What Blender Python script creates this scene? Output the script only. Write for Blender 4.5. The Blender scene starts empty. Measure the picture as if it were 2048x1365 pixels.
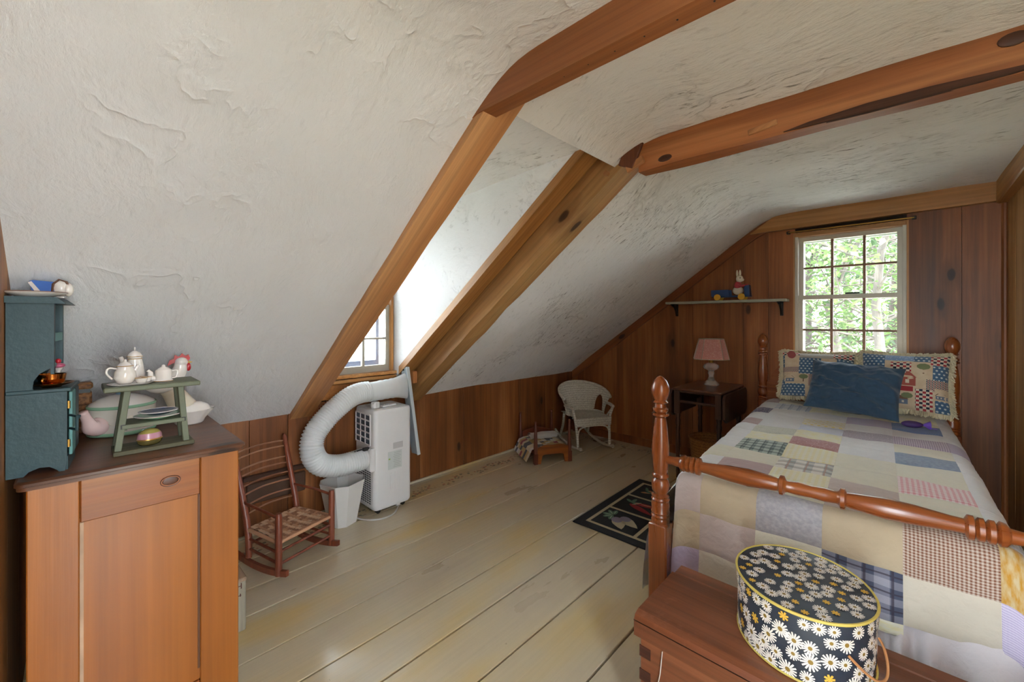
import bpy, bmesh, math, random
from math import sin, cos, pi, sqrt, radians, atan2, hypot, exp
from mathutils import Vector, Matrix, Euler, noise as mnoise
random.seed(7)
S = bpy.context.scene
COL = S.collection
# ------------------------------------------------------------------ camera, sky, sun, exposure
F_PX, CX, HY, CAMH = 829.0, 1024.0, 640.0, 1.36        # focal length in px (frame 2048x1365), horizon row, eye height
YAW = radians(43.66)
cam_d = bpy.data.cameras.new('camera'); cam = bpy.data.objects.new('camera', cam_d); COL.objects.link(cam)
cam.location = (0, 0, CAMH); cam.rotation_euler = (pi/2, 0, YAW)
cam_d.sensor_width = 36; cam_d.lens = F_PX/2048*36; cam_d.shift_y = (HY-682.5)/2048
cam_d.clip_start = .02; cam_d.clip_end = 400
S.camera = cam
W = bpy.data.worlds.new('sky'); S.world = W; W.use_nodes = True
bg = W.node_tree.nodes['Background']; bg.inputs[0].default_value = (.82, .92, 1.0, 1); bg.inputs[1].default_value = 1.5
sun_d = bpy.data.lights.new('sun', 'SUN'); sun = bpy.data.objects.new('sun', sun_d); COL.objects.link(sun)
sun_d.energy = 3.6; sun_d.angle = radians(2); sun_d.color = (1, .97, .93)
sun.rotation_euler = (0, radians(18), 0); sun.location = (12, 6, 14)
S.view_settings.view_transform = 'Standard'; S.view_settings.look = 'None'
S.view_settings.gamma = 1; S.view_settings.use_curve_mapping = False
S.view_settings.exposure = 4.05

# ------------------------------------------------------------------ helpers
_c, _s = cos(YAW), sin(YAW)
def at(px, py, X=None, Y=None, Z=None):
    """the point seen at a pixel, on the plane that it touches"""
    r = (px-CX)/F_PX; d = (r*_c-_s, r*_s+_c, (HY-py)/F_PX)
    t = X/d[0] if X is not None else Y/d[1] if Y is not None else (Z-CAMH)/d[2]
    return Vector((d[0]*t, d[1]*t, CAMH+d[2]*t))
def lin(c):
    if isinstance(c, str): c = tuple(int(c[i:i+2], 16) for i in (0, 2, 4))
    return tuple(((v/255+.055)/1.055)**2.4 if v > 10 else v/255/12.92 for v in c)
def h2(a, b=0.0, c=0.0): return mnoise.noise(Vector((a, b, c)))

class MB:
    def __init__(s): s.v = []; s.f = []; s.mi = []; s.uv = []
    def add(s, vs, fs, mi=0, uv=None):
        o = len(s.v); s.v += [tuple(v) for v in vs]
        for k, f in enumerate(fs):
            s.f.append(tuple(i+o for i in f)); s.mi.append(mi)
            s.uv.append([uv[i] for i in f] if uv else None)
        return s
    def box(s, a, b, bev=0, mi=0, M=None):
        x0, y0, z0 = a; x1, y1, z1 = b
        if bev <= 0:
            vs = [(x, y, z) for x in (x0, x1) for y in (y0, y1) for z in (z0, z1)]
            fs = [(0,1,3,2),(4,6,7,5),(0,4,5,1),(2,3,7,6),(0,2,6,4),(1,5,7,3)]
        else:                                           # chamfered box
            bev = min(bev, (x1-x0)*.45, (y1-y0)*.45, (z1-z0)*.45)
            vs = []; idx = {}
            for i, x in enumerate((x0, x1)):
                for j, y in enumerate((y0, y1)):
                    for k, z in enumerate((z0, z1)):
                        sx, sy, sz = (1-2*i)*bev, (1-2*j)*bev, (1-2*k)*bev
                        for ax, v in (('x', (x, y+sy, z+sz)), ('y', (x+sx, y, z+sz)), ('z', (x+sx, y+sy, z))):
                            idx[(i, j, k, ax)] = len(vs); vs.append(v)
            g = lambda *q: idx[q]; fs = []
            for i in (0, 1):
                fs.append([g(i,0,0,'x'), g(i,0,1,'x'), g(i,1,1,'x'), g(i,1,0,'x')])
                fs.append([g(0,i,0,'y'), g(0,i,1,'y'), g(1,i,1,'y'), g(1,i,0,'y')])
                fs.append([g(0,0,i,'z'), g(0,1,i,'z'), g(1,1,i,'z'), g(1,0,i,'z')])
                for j in (0, 1):
                    fs.append([g(i,j,0,'x'), g(i,j,1,'x'), g(i,j,1,'y'), g(i,j,0,'y')])
                    fs.append([g(i,0,j,'x'), g(i,1,j,'x'), g(i,1,j,'z'), g(i,0,j,'z')])
                    fs.append([g(0,i,j,'y'), g(1,i,j,'y'), g(1,i,j,'z'), g(0,i,j,'z')])
                    for k in (0, 1): fs.append([g(i,j,k,'x'), g(i,j,k,'y'), g(i,j,k,'z')])
            c = Vector(((x0+x1)/2, (y0+y1)/2, (z0+z1)/2)); out = []
            for f in fs:
                p = [Vector(vs[i]) for i in f]; n = (p[1]-p[0]).cross(p[2]-p[0])
                m = sum(p, Vector())/len(p)
                out.append(tuple(f) if n.dot(m-c) > 0 else tuple(reversed(f)))
            fs = out
        if M is not None: vs = [M @ Vector(v) for v in vs]
        return s.add(vs, fs, mi)
    def bar(s, p0, p1, w, h, up=(0, 0, 1), bev=0, mi=0):
        """box from p0 to p1, w across, h along up"""
        p0, p1 = Vector(p0), Vector(p1); d = p1-p0; L = d.length; d.normalize()
        x = d.cross(Vector(up)).normalized(); z = x.cross(d)
        M = Matrix((x, d, z)).transposed().to_4x4(); M.translation = p0
        return s.box((-w/2, 0, -h/2), (w/2, L, h/2), bev, mi, M)
    def ringloft(s, rings, closed=True, cap=True, mi=0, uv=False):
        n = len(rings[0]); vs = [p for r in rings for p in r]; fs = []
        m = n if closed else n-1
        for i in range(len(rings)-1):
            for j in range(m):
                k = (j+1) % n
                fs.append((i*n+j, i*n+k, (i+1)*n+k, (i+1)*n+j))
        if cap and closed:
            fs.append(tuple(reversed(range(n)))); b = (len(rings)-1)*n; fs.append(tuple(b+j for j in range(n)))
        u = [(j/max(1, n-1), i/max(1, len(rings)-1)) for i in range(len(rings)) for j in range(n)] if uv else None
        return s.add(vs, fs, mi, u)
    def tube(s, pts, r, n=8, mi=0, cap=True, closed=False, flat=1.0):
        pts = [Vector(p) for p in pts]; N = len(pts); rings = []
        up = Vector((0, 0, 1)); prev = None
        for i, p in enumerate(pts):
            if closed: d = pts[(i+1) % N]-pts[i-1]
            else: d = pts[min(i+1, N-1)]-pts[max(i-1, 0)]
            if d.length < 1e-9: d = Vector((0, 0, 1))
            d.normalize()
            if prev is None:
                a = up if abs(d.z) < .9 else Vector((1, 0, 0)); x = d.cross(a).normalized()
            else: x = (prev-d*prev.dot(d)).normalized()
            prev = x; y = d.cross(x)
            rr = r[i] if isinstance(r, (list, tuple)) else r
            rings.append([p+x*cos(2*pi*k/n)*rr+y*sin(2*pi*k/n)*rr*flat for k in range(n)])
        if closed: rings.append(rings[0])
        return s.ringloft(rings, True, cap and not closed, mi)
    def cyl(s, p0, p1, r0, r1=None, n=12, mi=0): return s.tube([p0, p1], [r0, r0 if r1 is None else r1], n, mi)
    def lathe(s, prof, c=(0, 0, 0), n=24, sx=1, sy=1, mi=0, M=None, fn=None, cap=True):
        rings = []
        for r, z in prof:
            ring = []
            for k in range(n):
                a = 2*pi*k/n; q = r*(fn(a, z) if fn else 1)
                v = Vector((q*cos(a)*sx, q*sin(a)*sy, z))
                ring.append((M @ v if M else v)+Vector(c))
            rings.append(ring)
        return s.ringloft(rings, True, cap, mi)
    def ell(s, c, r, n=14, m=8, mi=0, M=None):
        prof = [(max(1e-4, sin(pi*i/m)), -cos(pi*i/m)) for i in range(m+1)]
        D = Matrix.Diagonal((r[0], r[1], r[2], 1))
        return s.lathe(prof, c, n, mi=mi, M=(M @ D) if M else D)
    def prism(s, poly, a, b, plane='xz', mi=0):
        def P(u, v, t): return {'xz': (u, t, v), 'yz': (t, u, v), 'xy': (u, v, t)}[plane]
        n = len(poly); vs = [P(u, v, a) for u, v in poly]+[P(u, v, b) for u, v in poly]
        ar = sum(poly[i][0]*poly[(i+1) % n][1]-poly[(i+1) % n][0]*poly[i][1] for i in range(n))
        fs = [tuple(range(n)), tuple(reversed(range(n, 2*n)))]
        for i in range(n): j = (i+1) % n; fs.append((i, i+n, j+n, j))
        flip = (ar > 0) == (plane in ('xy', 'yz'))
        if a > b: flip = not flip
        if flip: fs = [tuple(reversed(f)) for f in fs]
        return s.add(vs, fs, mi)
    def grid(s, fn, nu, nv, mi=0, cu=False, uvs=True, flip=False):
        vs = []; uv = []
        for j in range(nv+1):
            for i in range(nu+(0 if cu else 1)):
                vs.append(fn(i/nu, j/nv)); uv.append((i/nu, j/nv))
        w = nu if cu else nu+1; fs = []
        for j in range(nv):
            for i in range(nu):
                q = (j*w+i, j*w+(i+1) % w, (j+1)*w+(i+1) % w, (j+1)*w+i)
                fs.append(tuple(reversed(q)) if flip else q)
        if callable(mi):
            o = len(s.v); s.v += [tuple(v) for v in vs]
            for k, f in enumerate(fs):
                s.f.append(tuple(i+o for i in f)); s.mi.append(mi((k % nu+.5)/nu, (k//nu+.5)/nv)); s.uv.append([uv[i] for i in f])
            return s
        return s.add(vs, fs, mi, uv)
    def xf(s, M):
        s.v = [tuple(M @ Vector(v)) for v in s.v]; return s
    def build(s, name, mats, parent=None, smooth=None, loc=None):
        me = bpy.data.meshes.new(name); me.from_pydata(s.v, [], s.f)
        if not isinstance(mats, (list, tuple)): mats = [mats]
        for m in mats: me.materials.append(m)
        me.polygons.foreach_set('material_index', s.mi)
        if any(u is not None for u in s.uv):
            L = me.uv_layers.new(name='UVMap'); dat = []
            for u, f in zip(s.uv, s.f):
                for q in (u or [(0, 0)]*len(f)): dat += [q[0], q[1]]
            L.data.foreach_set('uv', dat)
        me.validate(); me.update()
        if smooth is not None:
            me.shade_smooth()
            if smooth < 179: me.set_sharp_from_angle(angle=radians(smooth))
        o = bpy.data.objects.new(name, me); COL.objects.link(o)
        if parent: o.parent = parent
        if loc is not None: o.location = loc
        return o
def tag(o, label=None, cat=None, group=None, kind=None):
    if label: o['label'] = label
    if cat: o['category'] = cat
    if group: o['group'] = group
    if kind: o['kind'] = kind
    return o
def thing(name, label, cat, loc=(0, 0, 0), rz=0, group=None, rot=None):
    o = bpy.data.objects.new(name, None); COL.objects.link(o); o.empty_display_size = .05
    o.location = loc; o.rotation_euler = rot if rot else (0, 0, rz)
    return tag(o, label, cat, group)
def part(o, label): o['label'] = label; return o
def box(name, a, b, mat, parent=None, bev=.0, **k): return MB().box(a, b, bev).build(name, mat, parent)
def struct(o): o['kind'] = 'structure'; return o
def spline(P, n):
    """Catmull-Rom through points"""
    P = [Vector(p) for p in P]; Q = [P[0]*2-P[1]]+P+[P[-1]*2-P[-2]]; out = []
    for i in range(1, len(Q)-2):
        a, b, c, d = Q[i-1:i+3]
        for k in range(n):
            t = k/n
            out.append(.5*((2*b)+(c-a)*t+(2*a-5*b+4*c-d)*t*t+(3*b-a-3*c+d)*t**3))
    return out+[P[-1]]

# ------------------------------------------------------------------ materials
def nd(nt, typ, ins=None, **props):
    n = nt.nodes.new('ShaderNode'+typ)
    for k, v in props.items(): setattr(n, k, v)
    for k, v in (ins or {}).items():
        s = n.inputs[k]
        if isinstance(v, bpy.types.NodeSocket): nt.links.new(v, s)
        else: s.default_value = v
    return n
def c4(c): return tuple(c)+(1,) if len(c) == 3 else c
def ramp(nt, fac, stops, interp='LINEAR'):
    r = nd(nt, 'ValToRGB', {'Fac': fac}); e = r.color_ramp; e.interpolation = interp
    while len(e.elements) < len(stops): e.elements.new(.5)
    for q, (p, c) in zip(e.elements, stops):
        q.position = p; q.color = c4(c) if not isinstance(c, (int, float)) else (c, c, c, 1)
    return r.outputs[0]
def mixc(nt, a, b, f=.5, mode='MIX'):
    m = nd(nt, 'Mix', data_type='RGBA', blend_type=mode)
    for i, v in ((0, f), (6, a), (7, b)):
        if isinstance(v, bpy.types.NodeSocket): nt.links.new(v, m.inputs[i])
        else: m.inputs[i].default_value = c4(v) if i else v
    return m.outputs[2]
def mth(nt, op, a, b=0.0, c=0.0):
    m = nd(nt, 'Math', operation=op)
    for i, v in enumerate((a, b, c)):
        if isinstance(v, bpy.types.NodeSocket): nt.links.new(v, m.inputs[i])
        else: m.inputs[i].default_value = v
    return m.outputs[0]
def newmat(name, rough=.5, spec=.5):
    m = bpy.data.materials.new(name); m.use_nodes = True; nt = m.node_tree
    b = nt.nodes['Principled BSDF']; b.inputs['Roughness'].default_value = rough
    b.inputs['Specular IOR Level'].default_value = spec
    return m, nt, b
def plain(name, col, rough=.5, spec=.5, metal=0.0, var=.06, coat=0.0, bump=0.0, bscale=60, sss=0):
    m, nt, b = newmat(name, rough, spec)
    tc = nd(nt, 'TexCoord')
    n = nd(nt, 'TexNoise', {'Vector': tc.outputs['Object'], 'Scale': 9.0, 'Detail': 4.0})
    k = ramp(nt, n.outputs[0], [(.3, 1-var), (.7, 1+var*.4)])
    nt.links.new(mixc(nt, col, k, 1.0, 'MULTIPLY'), b.inputs['Base Color'])
    b.inputs['Metallic'].default_value = metal; b.inputs['Coat Weight'].default_value = coat
    if bump:
        q = nd(nt, 'TexNoise', {'Vector': tc.outputs['Object'], 'Scale': float(bscale), 'Detail': 5.0})
        bp = nd(nt, 'Bump', {'Height': q.outputs[0], 'Strength': bump, 'Distance': .01}); nt.links.new(bp.outputs[0], b.inputs['Normal'])
    return m
def wood(name, dark, mid, light, axis=2, sc=7.0, rough=.42, knots=.5, tone=.18, coat=.0, stretch=.07, kscale=3.2, wear=0.0, tilt=0.0, fc=.72):
    m, nt, b = newmat(name, rough, .45)
    tc = nd(nt, 'TexCoord'); oi = nd(nt, 'ObjectInfo')
    off = nd(nt, 'VectorMath', {0: (17.3, 9.1, 5.7), 'Scale': oi.outputs['Random']}, operation='SCALE')
    vec = nd(nt, 'VectorMath', {0: tc.outputs['Object'], 1: off.outputs[0]}, operation='ADD').outputs[0]
    if tilt: vec = nd(nt, 'Mapping', {'Vector': vec, 'Rotation': (0, tilt, 0)}).outputs[0]
    def mp(s, st):
        v = [s, s, s]; v[axis] = s*st
        return nd(nt, 'Mapping', {'Vector': vec, 'Scale': tuple(v)}).outputs[0]
    sx = nd(nt, 'SeparateXYZ', {0: vec}); oth = [i for i in range(3) if i != axis]
    kv = nd(nt, 'CombineXYZ', {0: mth(nt, 'MULTIPLY', mth(nt, 'ADD', sx.outputs[oth[0]], sx.outputs[oth[1]]), kscale), 1: mth(nt, 'MULTIPLY', sx.outputs[axis], kscale*.45)}).outputs[0]
    vo = nd(nt, 'TexVoronoi', {'Vector': kv, 'Scale': 1.0, 'Randomness': 1.0}, voronoi_dimensions='2D')
    keep = ramp(nt, nd(nt, 'SeparateColor', {0: vo.outputs['Color']}).outputs[0], [(1-knots*.42, 0), (1-knots*.42+.01, 1)])
    kd = mth(nt, 'ADD', vo.outputs['Distance'], mth(nt, 'MULTIPLY', nd(nt, 'TexNoise', {'Vector': kv, 'Scale': 6.0}).outputs[0], .05))
    kf = mth(nt, 'MULTIPLY', ramp(nt, kd, [(.0, 1), (.075, .9), (.10, .3), (.26, 0)]), keep)
    n1 = nd(nt, 'TexNoise', {'Vector': mp(sc, stretch), 'Scale': 1.0, 'Detail': 5.0, 'Roughness': .6, 'Distortion': mth(nt, 'ADD', .5, mth(nt, 'MULTIPLY', kf, 1.5))})
    n2 = nd(nt, 'TexNoise', {'Vector': mp(sc*9, stretch*.25), 'Scale': 1.0, 'Detail': 4.0, 'Roughness': .65})
    col = ramp(nt, n1.outputs[0], [(.25, dark), (.5, mid), (.75, light)])
    fine = ramp(nt, n2.outputs[0], [(.3, fc), (.6, 1.06)])
    col = mixc(nt, col, fine, 1.0, 'MULTIPLY')
    col = mixc(nt, col, tuple(v*.22 for v in dark), kf)
    big = nd(nt, 'TexNoise', {'Vector': vec, 'Scale': 1.3, 'Detail': 2.0})
    col = mixc(nt, col, ramp(nt, big.outputs[0], [(.3, 1-tone), (.7, 1+tone*.6)]), 1.0, 'MULTIPLY')
    t = ramp(nt, oi.outputs['Random'], [(0, 1-tone), (1, 1+tone*.7)])
    col = mixc(nt, col, t, 1.0, 'MULTIPLY')
    if wear:
        wn = nd(nt, 'TexNoise', {'Vector': vec, 'Scale': 5.0, 'Detail': 8.0, 'Roughness': .7})
        col = mixc(nt, col, tuple(min(1, v*1.7+.08) for v in light), ramp(nt, wn.outputs[0], [(.58, 0), (.72, wear)]))
    nt.links.new(col, b.inputs['Base Color'])
    nt.links.new(mth(nt, 'ADD', rough-.08, mth(nt, 'MULTIPLY', n1.outputs[0], .16)), b.inputs['Roughness'])
    b.inputs['Coat Weight'].default_value = coat; b.inputs['Coat Roughness'].default_value = .2
    bp = nd(nt, 'Bump', {'Height': n2.outputs[0], 'Strength': .18, 'Distance': .004}); nt.links.new(bp.outputs[0], b.inputs['Normal'])
    return m
def plaster(name, col, streak=0.0):
    m, nt, b = newmat(name, .82, .25)
    tc = nd(nt, 'TexCoord'); v = tc.outputs['Object']
    w = nd(nt, 'TexNoise', {'Vector': v, 'Scale': 1.6, 'Detail': 3.0})
    wv = nd(nt, 'VectorMath', {0: v, 1: nd(nt, 'VectorMath', {0: w.outputs['Color'], 'Scale': .35}, operation='SCALE').outputs[0]}, operation='ADD').outputs[0]
    st = nd(nt, 'Mapping', {'Vector': wv, 'Rotation': (.5, .3, .6), 'Scale': (2.2, 8.0, 4.0)}).outputs[0]
    a = nd(nt, 'TexNoise', {'Vector': st, 'Scale': 1.0, 'Detail': 9.0, 'Roughness': .62})          # trowel sweeps
    r1 = mth(nt, 'ABSOLUTE', mth(nt, 'SUBTRACT', nd(nt, 'TexNoise', {'Vector': wv, 'Scale': 2.6, 'Detail': 4.0, 'Roughness': .55}).outputs[0], .5))
    ridge = ramp(nt, r1, [(0, 1), (.012, .5), (.04, 0)])                                           # trowel ridges
    patch = ramp(nt, nd(nt, 'TexNoise', {'Vector': v, 'Scale': 2.1, 'Detail': 2.0}).outputs[0], [(.47, 0), (.6, 1)])
    ridge = mth(nt, 'MULTIPLY', ridge, patch)
    grit = nd(nt, 'TexNoise', {'Vector': v, 'Scale': 45.0, 'Detail': 6.0, 'Roughness': .7})
    hgt = mth(nt, 'ADD', mth(nt, 'ADD', mth(nt, 'MULTIPLY', a.outputs[0], .9), mth(nt, 'MULTIPLY', ridge, .2)), mth(nt, 'MULTIPLY', grit.outputs[0], .13))
    bp = nd(nt, 'Bump', {'Height': hgt, 'Strength': .85, 'Distance': .022}); nt.links.new(bp.outputs[0], b.inputs['Normal'])
    c = mixc(nt, col, ramp(nt, w.outputs[0], [(.3, .93), (.7, 1.03)]), 1.0, 'MULTIPLY')
    if streak:
        sv = nd(nt, 'Mapping', {'Vector': wv, 'Rotation': (0, 0, .9), 'Scale': (14, 60, 20)}).outputs[0]
        sn = nd(nt, 'TexNoise', {'Vector': sv, 'Scale': 1.0, 'Detail': 6.0, 'Roughness': .65})
        f = mth(nt, 'MULTIPLY', ramp(nt, sn.outputs[0], [(.57, 0), (.68, streak)]), ramp(nt, patch, [(0, .25), (1, 1)]))
        c = mixc(nt, c, lin('55524e'), f)
        c = mixc(nt, c, lin('6a655e'), mth(nt, 'MULTIPLY', ridge, streak*.25))
    nt.links.new(c, b.inputs['Base Color'])
    return m
def uvvec(nt, sx, sy):
    u = nd(nt, 'UVMap'); return nd(nt, 'Mapping', {'Vector': u.outputs[0], 'Scale': (sx, sy, 1)}).outputs[0]
def stripef(nt, x, lo=.5): # 0/1 stripe from a coordinate already scaled
    return mth(nt, 'GREATER_THAN', mth(nt, 'FRACT', x), lo)
def fabric(name, kind, c1, c2=None, c3=None, n=8, rough=.85):
    m, nt, b = newmat(name, rough, .2); b.inputs['Sheen Weight'].default_value = .25
    v = uvvec(nt, n, n); sp = nd(nt, 'SeparateXYZ', {0: v}); x, y = sp.outputs[0], sp.outputs[1]
    c1 = c4(c1)
    if kind == 'plain': col = mixc(nt, c1, tuple(q*.92 for q in c1[:3]), nd(nt, 'TexNoise', {'Vector': v, 'Scale': .6, 'Detail': 3.0}).outputs[0])
    elif kind == 'gingham':
        a, bb = stripef(nt, x), stripef(nt, y)
        f = mth(nt, 'MULTIPLY', mth(nt, 'ADD', a, bb), .5); col = mixc(nt, c1, c2, f)
    elif kind == 'stripe': col = mixc(nt, c1, c2, stripef(nt, x, .45))
    elif kind == 'print':
        vo = nd(nt, 'TexVoronoi', {'Vector': v, 'Scale': 1.0}); col = mixc(nt, c2, c1, ramp(nt, vo.outputs['Distance'], [(.26, 0), (.34, 1)]))
        if c3: col = mixc(nt, col, c3, ramp(nt, nd(nt, 'TexNoise', {'Vector': v, 'Scale': 1.1, 'Detail': 2.0}).outputs[0], [(.55, 0), (.6, .8)]))
    elif kind == 'dots':
        fx = mth(nt, 'SUBTRACT', mth(nt, 'FRACT', mth(nt, 'ADD', x, mth(nt, 'MULTIPLY', mth(nt, 'FLOOR', y), .5))), .5)
        fy = mth(nt, 'SUBTRACT', mth(nt, 'FRACT', y), .5)
        d = mth(nt, 'SQRT', mth(nt, 'ADD', mth(nt, 'MULTIPLY', fx, fx), mth(nt, 'MULTIPLY', fy, fy)))
        col = mixc(nt, c2, c1, mth(nt, 'GREATER_THAN', d, .24))
    elif kind == 'plaid':
        a = mth(nt, 'MULTIPLY', stripef(nt, x, .55), .5); bb = mth(nt, 'MULTIPLY', stripef(nt, y, .45), .5)
        col = mixc(nt, c1, c2, mth(nt, 'ADD', a, bb))
        t = mth(nt, 'MAXIMUM', mth(nt, 'GREATER_THAN', mth(nt, 'FRACT', mth(nt, 'ADD', x, .3)), .9), mth(nt, 'GREATER_THAN', mth(nt, 'FRACT', mth(nt, 'ADD', y, .25)), .9))
        col = mixc(nt, col, c3 or c1, mth(nt, 'MULTIPLY', t, .75))
    elif kind == 'check3':                                # red / white / dark buffalo check
        a, bb = stripef(nt, x), stripef(nt, y)
        col = mixc(nt, c1, c2, a); col = mixc(nt, col, mixc(nt, c2, c3, a), bb)
    elif kind == 'mottle':
        col = mixc(nt, c1, c2, ramp(nt, nd(nt, 'TexNoise', {'Vector': v, 'Scale': 1.0, 'Detail': 4.0}).outputs[0], [(.38, 0), (.62, 1)]))
    nt.links.new(col, b.inputs['Base Color'])
    tc = nd(nt, 'TexCoord'); q = nd(nt, 'TexNoise', {'Vector': tc.outputs['Object'], 'Scale': 28.0, 'Detail': 5.0, 'Distortion': .6})
    bp = nd(nt, 'Bump', {'Height': q.outputs[0], 'Strength': .5, 'Distance': .010}); nt.links.new(bp.outputs[0], b.inputs['Normal'])
    return m
def glassmat(name, tint=(1, 1, 1), rough=0.0):
    m = bpy.data.materials.new(name); m.use_nodes = True; nt = m.node_tree; nt.nodes.clear()
    t = nd(nt, 'BsdfTransparent', {'Color': c4(tint)}); g = nd(nt, 'BsdfGlossy', {'Roughness': rough})
    fr = nd(nt, 'Fresnel', {'IOR': 1.45}); mx = nd(nt, 'MixShader', {0: fr.outputs[0], 1: t.outputs[0], 2: g.outputs[0]})
    o = nd(nt, 'OutputMaterial', {'Surface': mx.outputs[0]}); return m

WALLW = wood('stained_wall_board', lin('60361b'), lin('8f542b'), lin('ad7142'), 2, 6.5, .48, .8, .24)
NEARW = wood('amber_wall_board', lin('7a4a22'), lin('a56a36'), lin('c08a50'), 2, 6.5, .5, .3, .12)
LIGHTW = wood('honey_wall_board', lin('9a6a38'), lin('c0925a'), lin('d6b27e'), 2, 6.5, .5, .35, .12)
BEAMX = wood('red_beam_wood', lin('6f3d20'), lin('9c5e34'), lin('b57a4a'), 0, 5.5, .5, .35, .14)
RAFT = wood('amber_rafter_wood', lin('8f5c34'), lin('b98252'), lin('cc9c6c'), 0, 6.0, .5, .3, .12, tilt=.63)
TRIMS = wood('pine_trim_sloped', lin('8a5526'), lin('b27b42'), lin('c99a62'), 0, 7, .45, .3, .12, tilt=.63)
TRIMX = wood('pine_trim_x', lin('8a5526'), lin('b27b42'), lin('c99a62'), 0, 7, .45, .3, .12)
TRIMY = wood('pine_trim_y', lin('8a5526'), lin('b27b42'), lin('c99a62'), 1, 7, .45, .3, .12)
TRIMZ = wood('pine_trim_z', lin('9a6430'), lin('bd8850'), lin('d3a670'), 2, 7, .45, .2, .12)
PINE = wood('pine_cabinet', lin('7c4212'), lin('9e5c1e'), lin('b27432'), 2, 3.2, .38, .12, .1, .2, fc=.86)
PINEY = wood('pine_cabinet_rail', lin('723a12'), lin('924f1b'), lin('a8672c'), 1, 5, .38, .0, .1, .2, kscale=4.5)
PINETOP = wood('pine_cabinet_top', lin('4a2b1a'), lin('73482e'), lin('8f6044'), 1, 5, .4, .2, .1, .2)
MAPLE = wood('maple_bed', lin('6b3116'), lin('924c22'), lin('a8622e'), 2, 9, .28, .05, .08, .5)
MAPLEX = wood('maple_bed_rail', lin('6b3116'), lin('924c22'), lin('a8622e'), 0, 9, .28, .05, .08, .5)
CHESTW = wood('mahogany_chest', lin('4c2817'), lin('754228'), lin('8e5738'), 0, 6, .36, .15, .1, .25, wear=.25)
DARKW = wood('dark_oak', lin('2c1a12'), lin('472b1d'), lin('5c3a28'), 2, 9, .4, .1, .1, .2)
ROCKW = wood('rocker_wood', lin('55281a'), lin('793c28'), lin('8f4d34'), 2, 14, .4, .05, .08, .2)
DOLLW = wood('doll_bed_wood', lin('6a3414'), lin('99541f'), lin('b16c2f'), 0, 10, .4, .1, .1, .2)
DOLLP = wood('doll_post_wood', lin('4d2416'), lin('6b3420'), lin('7d4128'), 2, 12, .4, .05, .08, .2)
PLW = plaster('white_plaster', lin('dedee0'), .08)
PLC = plaster('dormer_plaster', lin('e8e8e8'), .3)
PLS = plaster('streaked_plaster', lin('e8e8e8'), .85)
FLOORM = None
def floor_paint():
    m, nt, b = newmat('cream_floor_paint', .3, .5)
    tc = nd(nt, 'TexCoord'); v = tc.outputs['Object']; oi = nd(nt, 'ObjectInfo')
    g = nd(nt, 'TexNoise', {'Vector': nd(nt, 'Mapping', {'Vector': v, 'Scale': (60, 1.6, 60)}).outputs[0], 'Scale': 1.0, 'Detail': 6.0, 'Roughness': .6})
    big = nd(nt, 'TexNoise', {'Vector': nd(nt, 'Mapping', {'Vector': v, 'Scale': (3, .9, 3)}).outputs[0], 'Scale': 1.0, 'Detail': 5.0})
    c = ramp(nt, big.outputs[0], [(.3, lin('b8aa94')), (.52, lin('c2b394')), (.68, lin('c9af78'))])
    c = mixc(nt, c, ramp(nt, oi.outputs['Random'], [(0, .95), (1, 1.04)]), 1.0, 'MULTIPLY')
    c = mixc(nt, c, ramp(nt, g.outputs[0], [(.3, .94), (.6, 1.02)]), 1.0, 'MULTIPLY')
    sp = nd(nt, 'TexNoise', {'Vector': v, 'Scale': 11.0, 'Detail': 4.0, 'Roughness': .7})
    c = mixc(nt, c, lin('6e5a40'), ramp(nt, sp.outputs[0], [(.73, 0), (.76, .6)]))
    # stencilled sprig border beside the walls (printed colour only)
    xyz = nd(nt, 'SeparateXYZ', {0: v}); X, Y = xyz.outputs[0], xyz.outputs[1]
    wob = mth(nt, 'MULTIPLY', mth(nt, 'SINE', mth(nt, 'MULTIPLY', Y, 17.0)), .022)
    d1 = mth(nt, 'ABSOLUTE', mth(nt, 'SUBTRACT', mth(nt, 'ADD', X, wob), -2.80))
    d2 = mth(nt, 'ABSOLUTE', mth(nt, 'SUBTRACT', mth(nt, 'ADD', Y, mth(nt, 'MULTIPLY', mth(nt, 'SINE', mth(nt, 'MULTIPLY', X, 17.0)), .022)), 4.05))
    band = ramp(nt, mth(nt, 'MINIMUM', d1, d2), [(.03, 1), (.06, 0)])
    vo = nd(nt, 'TexVoronoi', {'Vector': nd(nt, 'Mapping', {'Vector': v, 'Scale': (1, 1, 0)}).outputs[0], 'Scale': 34.0})
    dot = ramp(nt, vo.outputs['Distance'], [(.36, 1), (.46, 0)])
    big2 = ramp(nt, nd(nt, 'TexNoise', {'Vector': v, 'Scale': 9.0}).outputs[0], [(.36, 0), (.44, 1)])
    hue = ramp(nt, nd(nt, 'SeparateColor', {0: vo.outputs['Color']}).outputs[0], [(0, lin('4c5148')), (.55, lin('55584a')), (.6, lin('a4563f')), (.85, lin('8f6b46'))], 'CONSTANT')
    f = mth(nt, 'MULTIPLY', mth(nt, 'MULTIPLY', band, dot), mth(nt, 'MULTIPLY', big2, .85))
    c = mixc(nt, c, hue, f)
    nt.links.new(c, b.inputs['Base Color'])
    nt.links.new(mth(nt, 'ADD', .2, mth(nt, 'MULTIPLY', big.outputs[0], .2)), b.inputs['Roughness'])
    bp = nd(nt, 'Bump', {'Height': g.outputs[0], 'Strength': .2, 'Distance': .006}); nt.links.new(bp.outputs[0], b.inputs['Normal'])
    b.inputs['Coat Weight'].default_value = .45; b.inputs['Coat Roughness'].default_value = .14
    return m
FLOORM = floor_paint()
DARKGAP = plain('dark_gap', lin('2a1d14'), .9)
EXT = plain('exterior_board', lin('8d8a86'), .8)
GREYPAINT = plain('sash_paint', lin('a9a293'), .5, var=.1)
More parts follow.
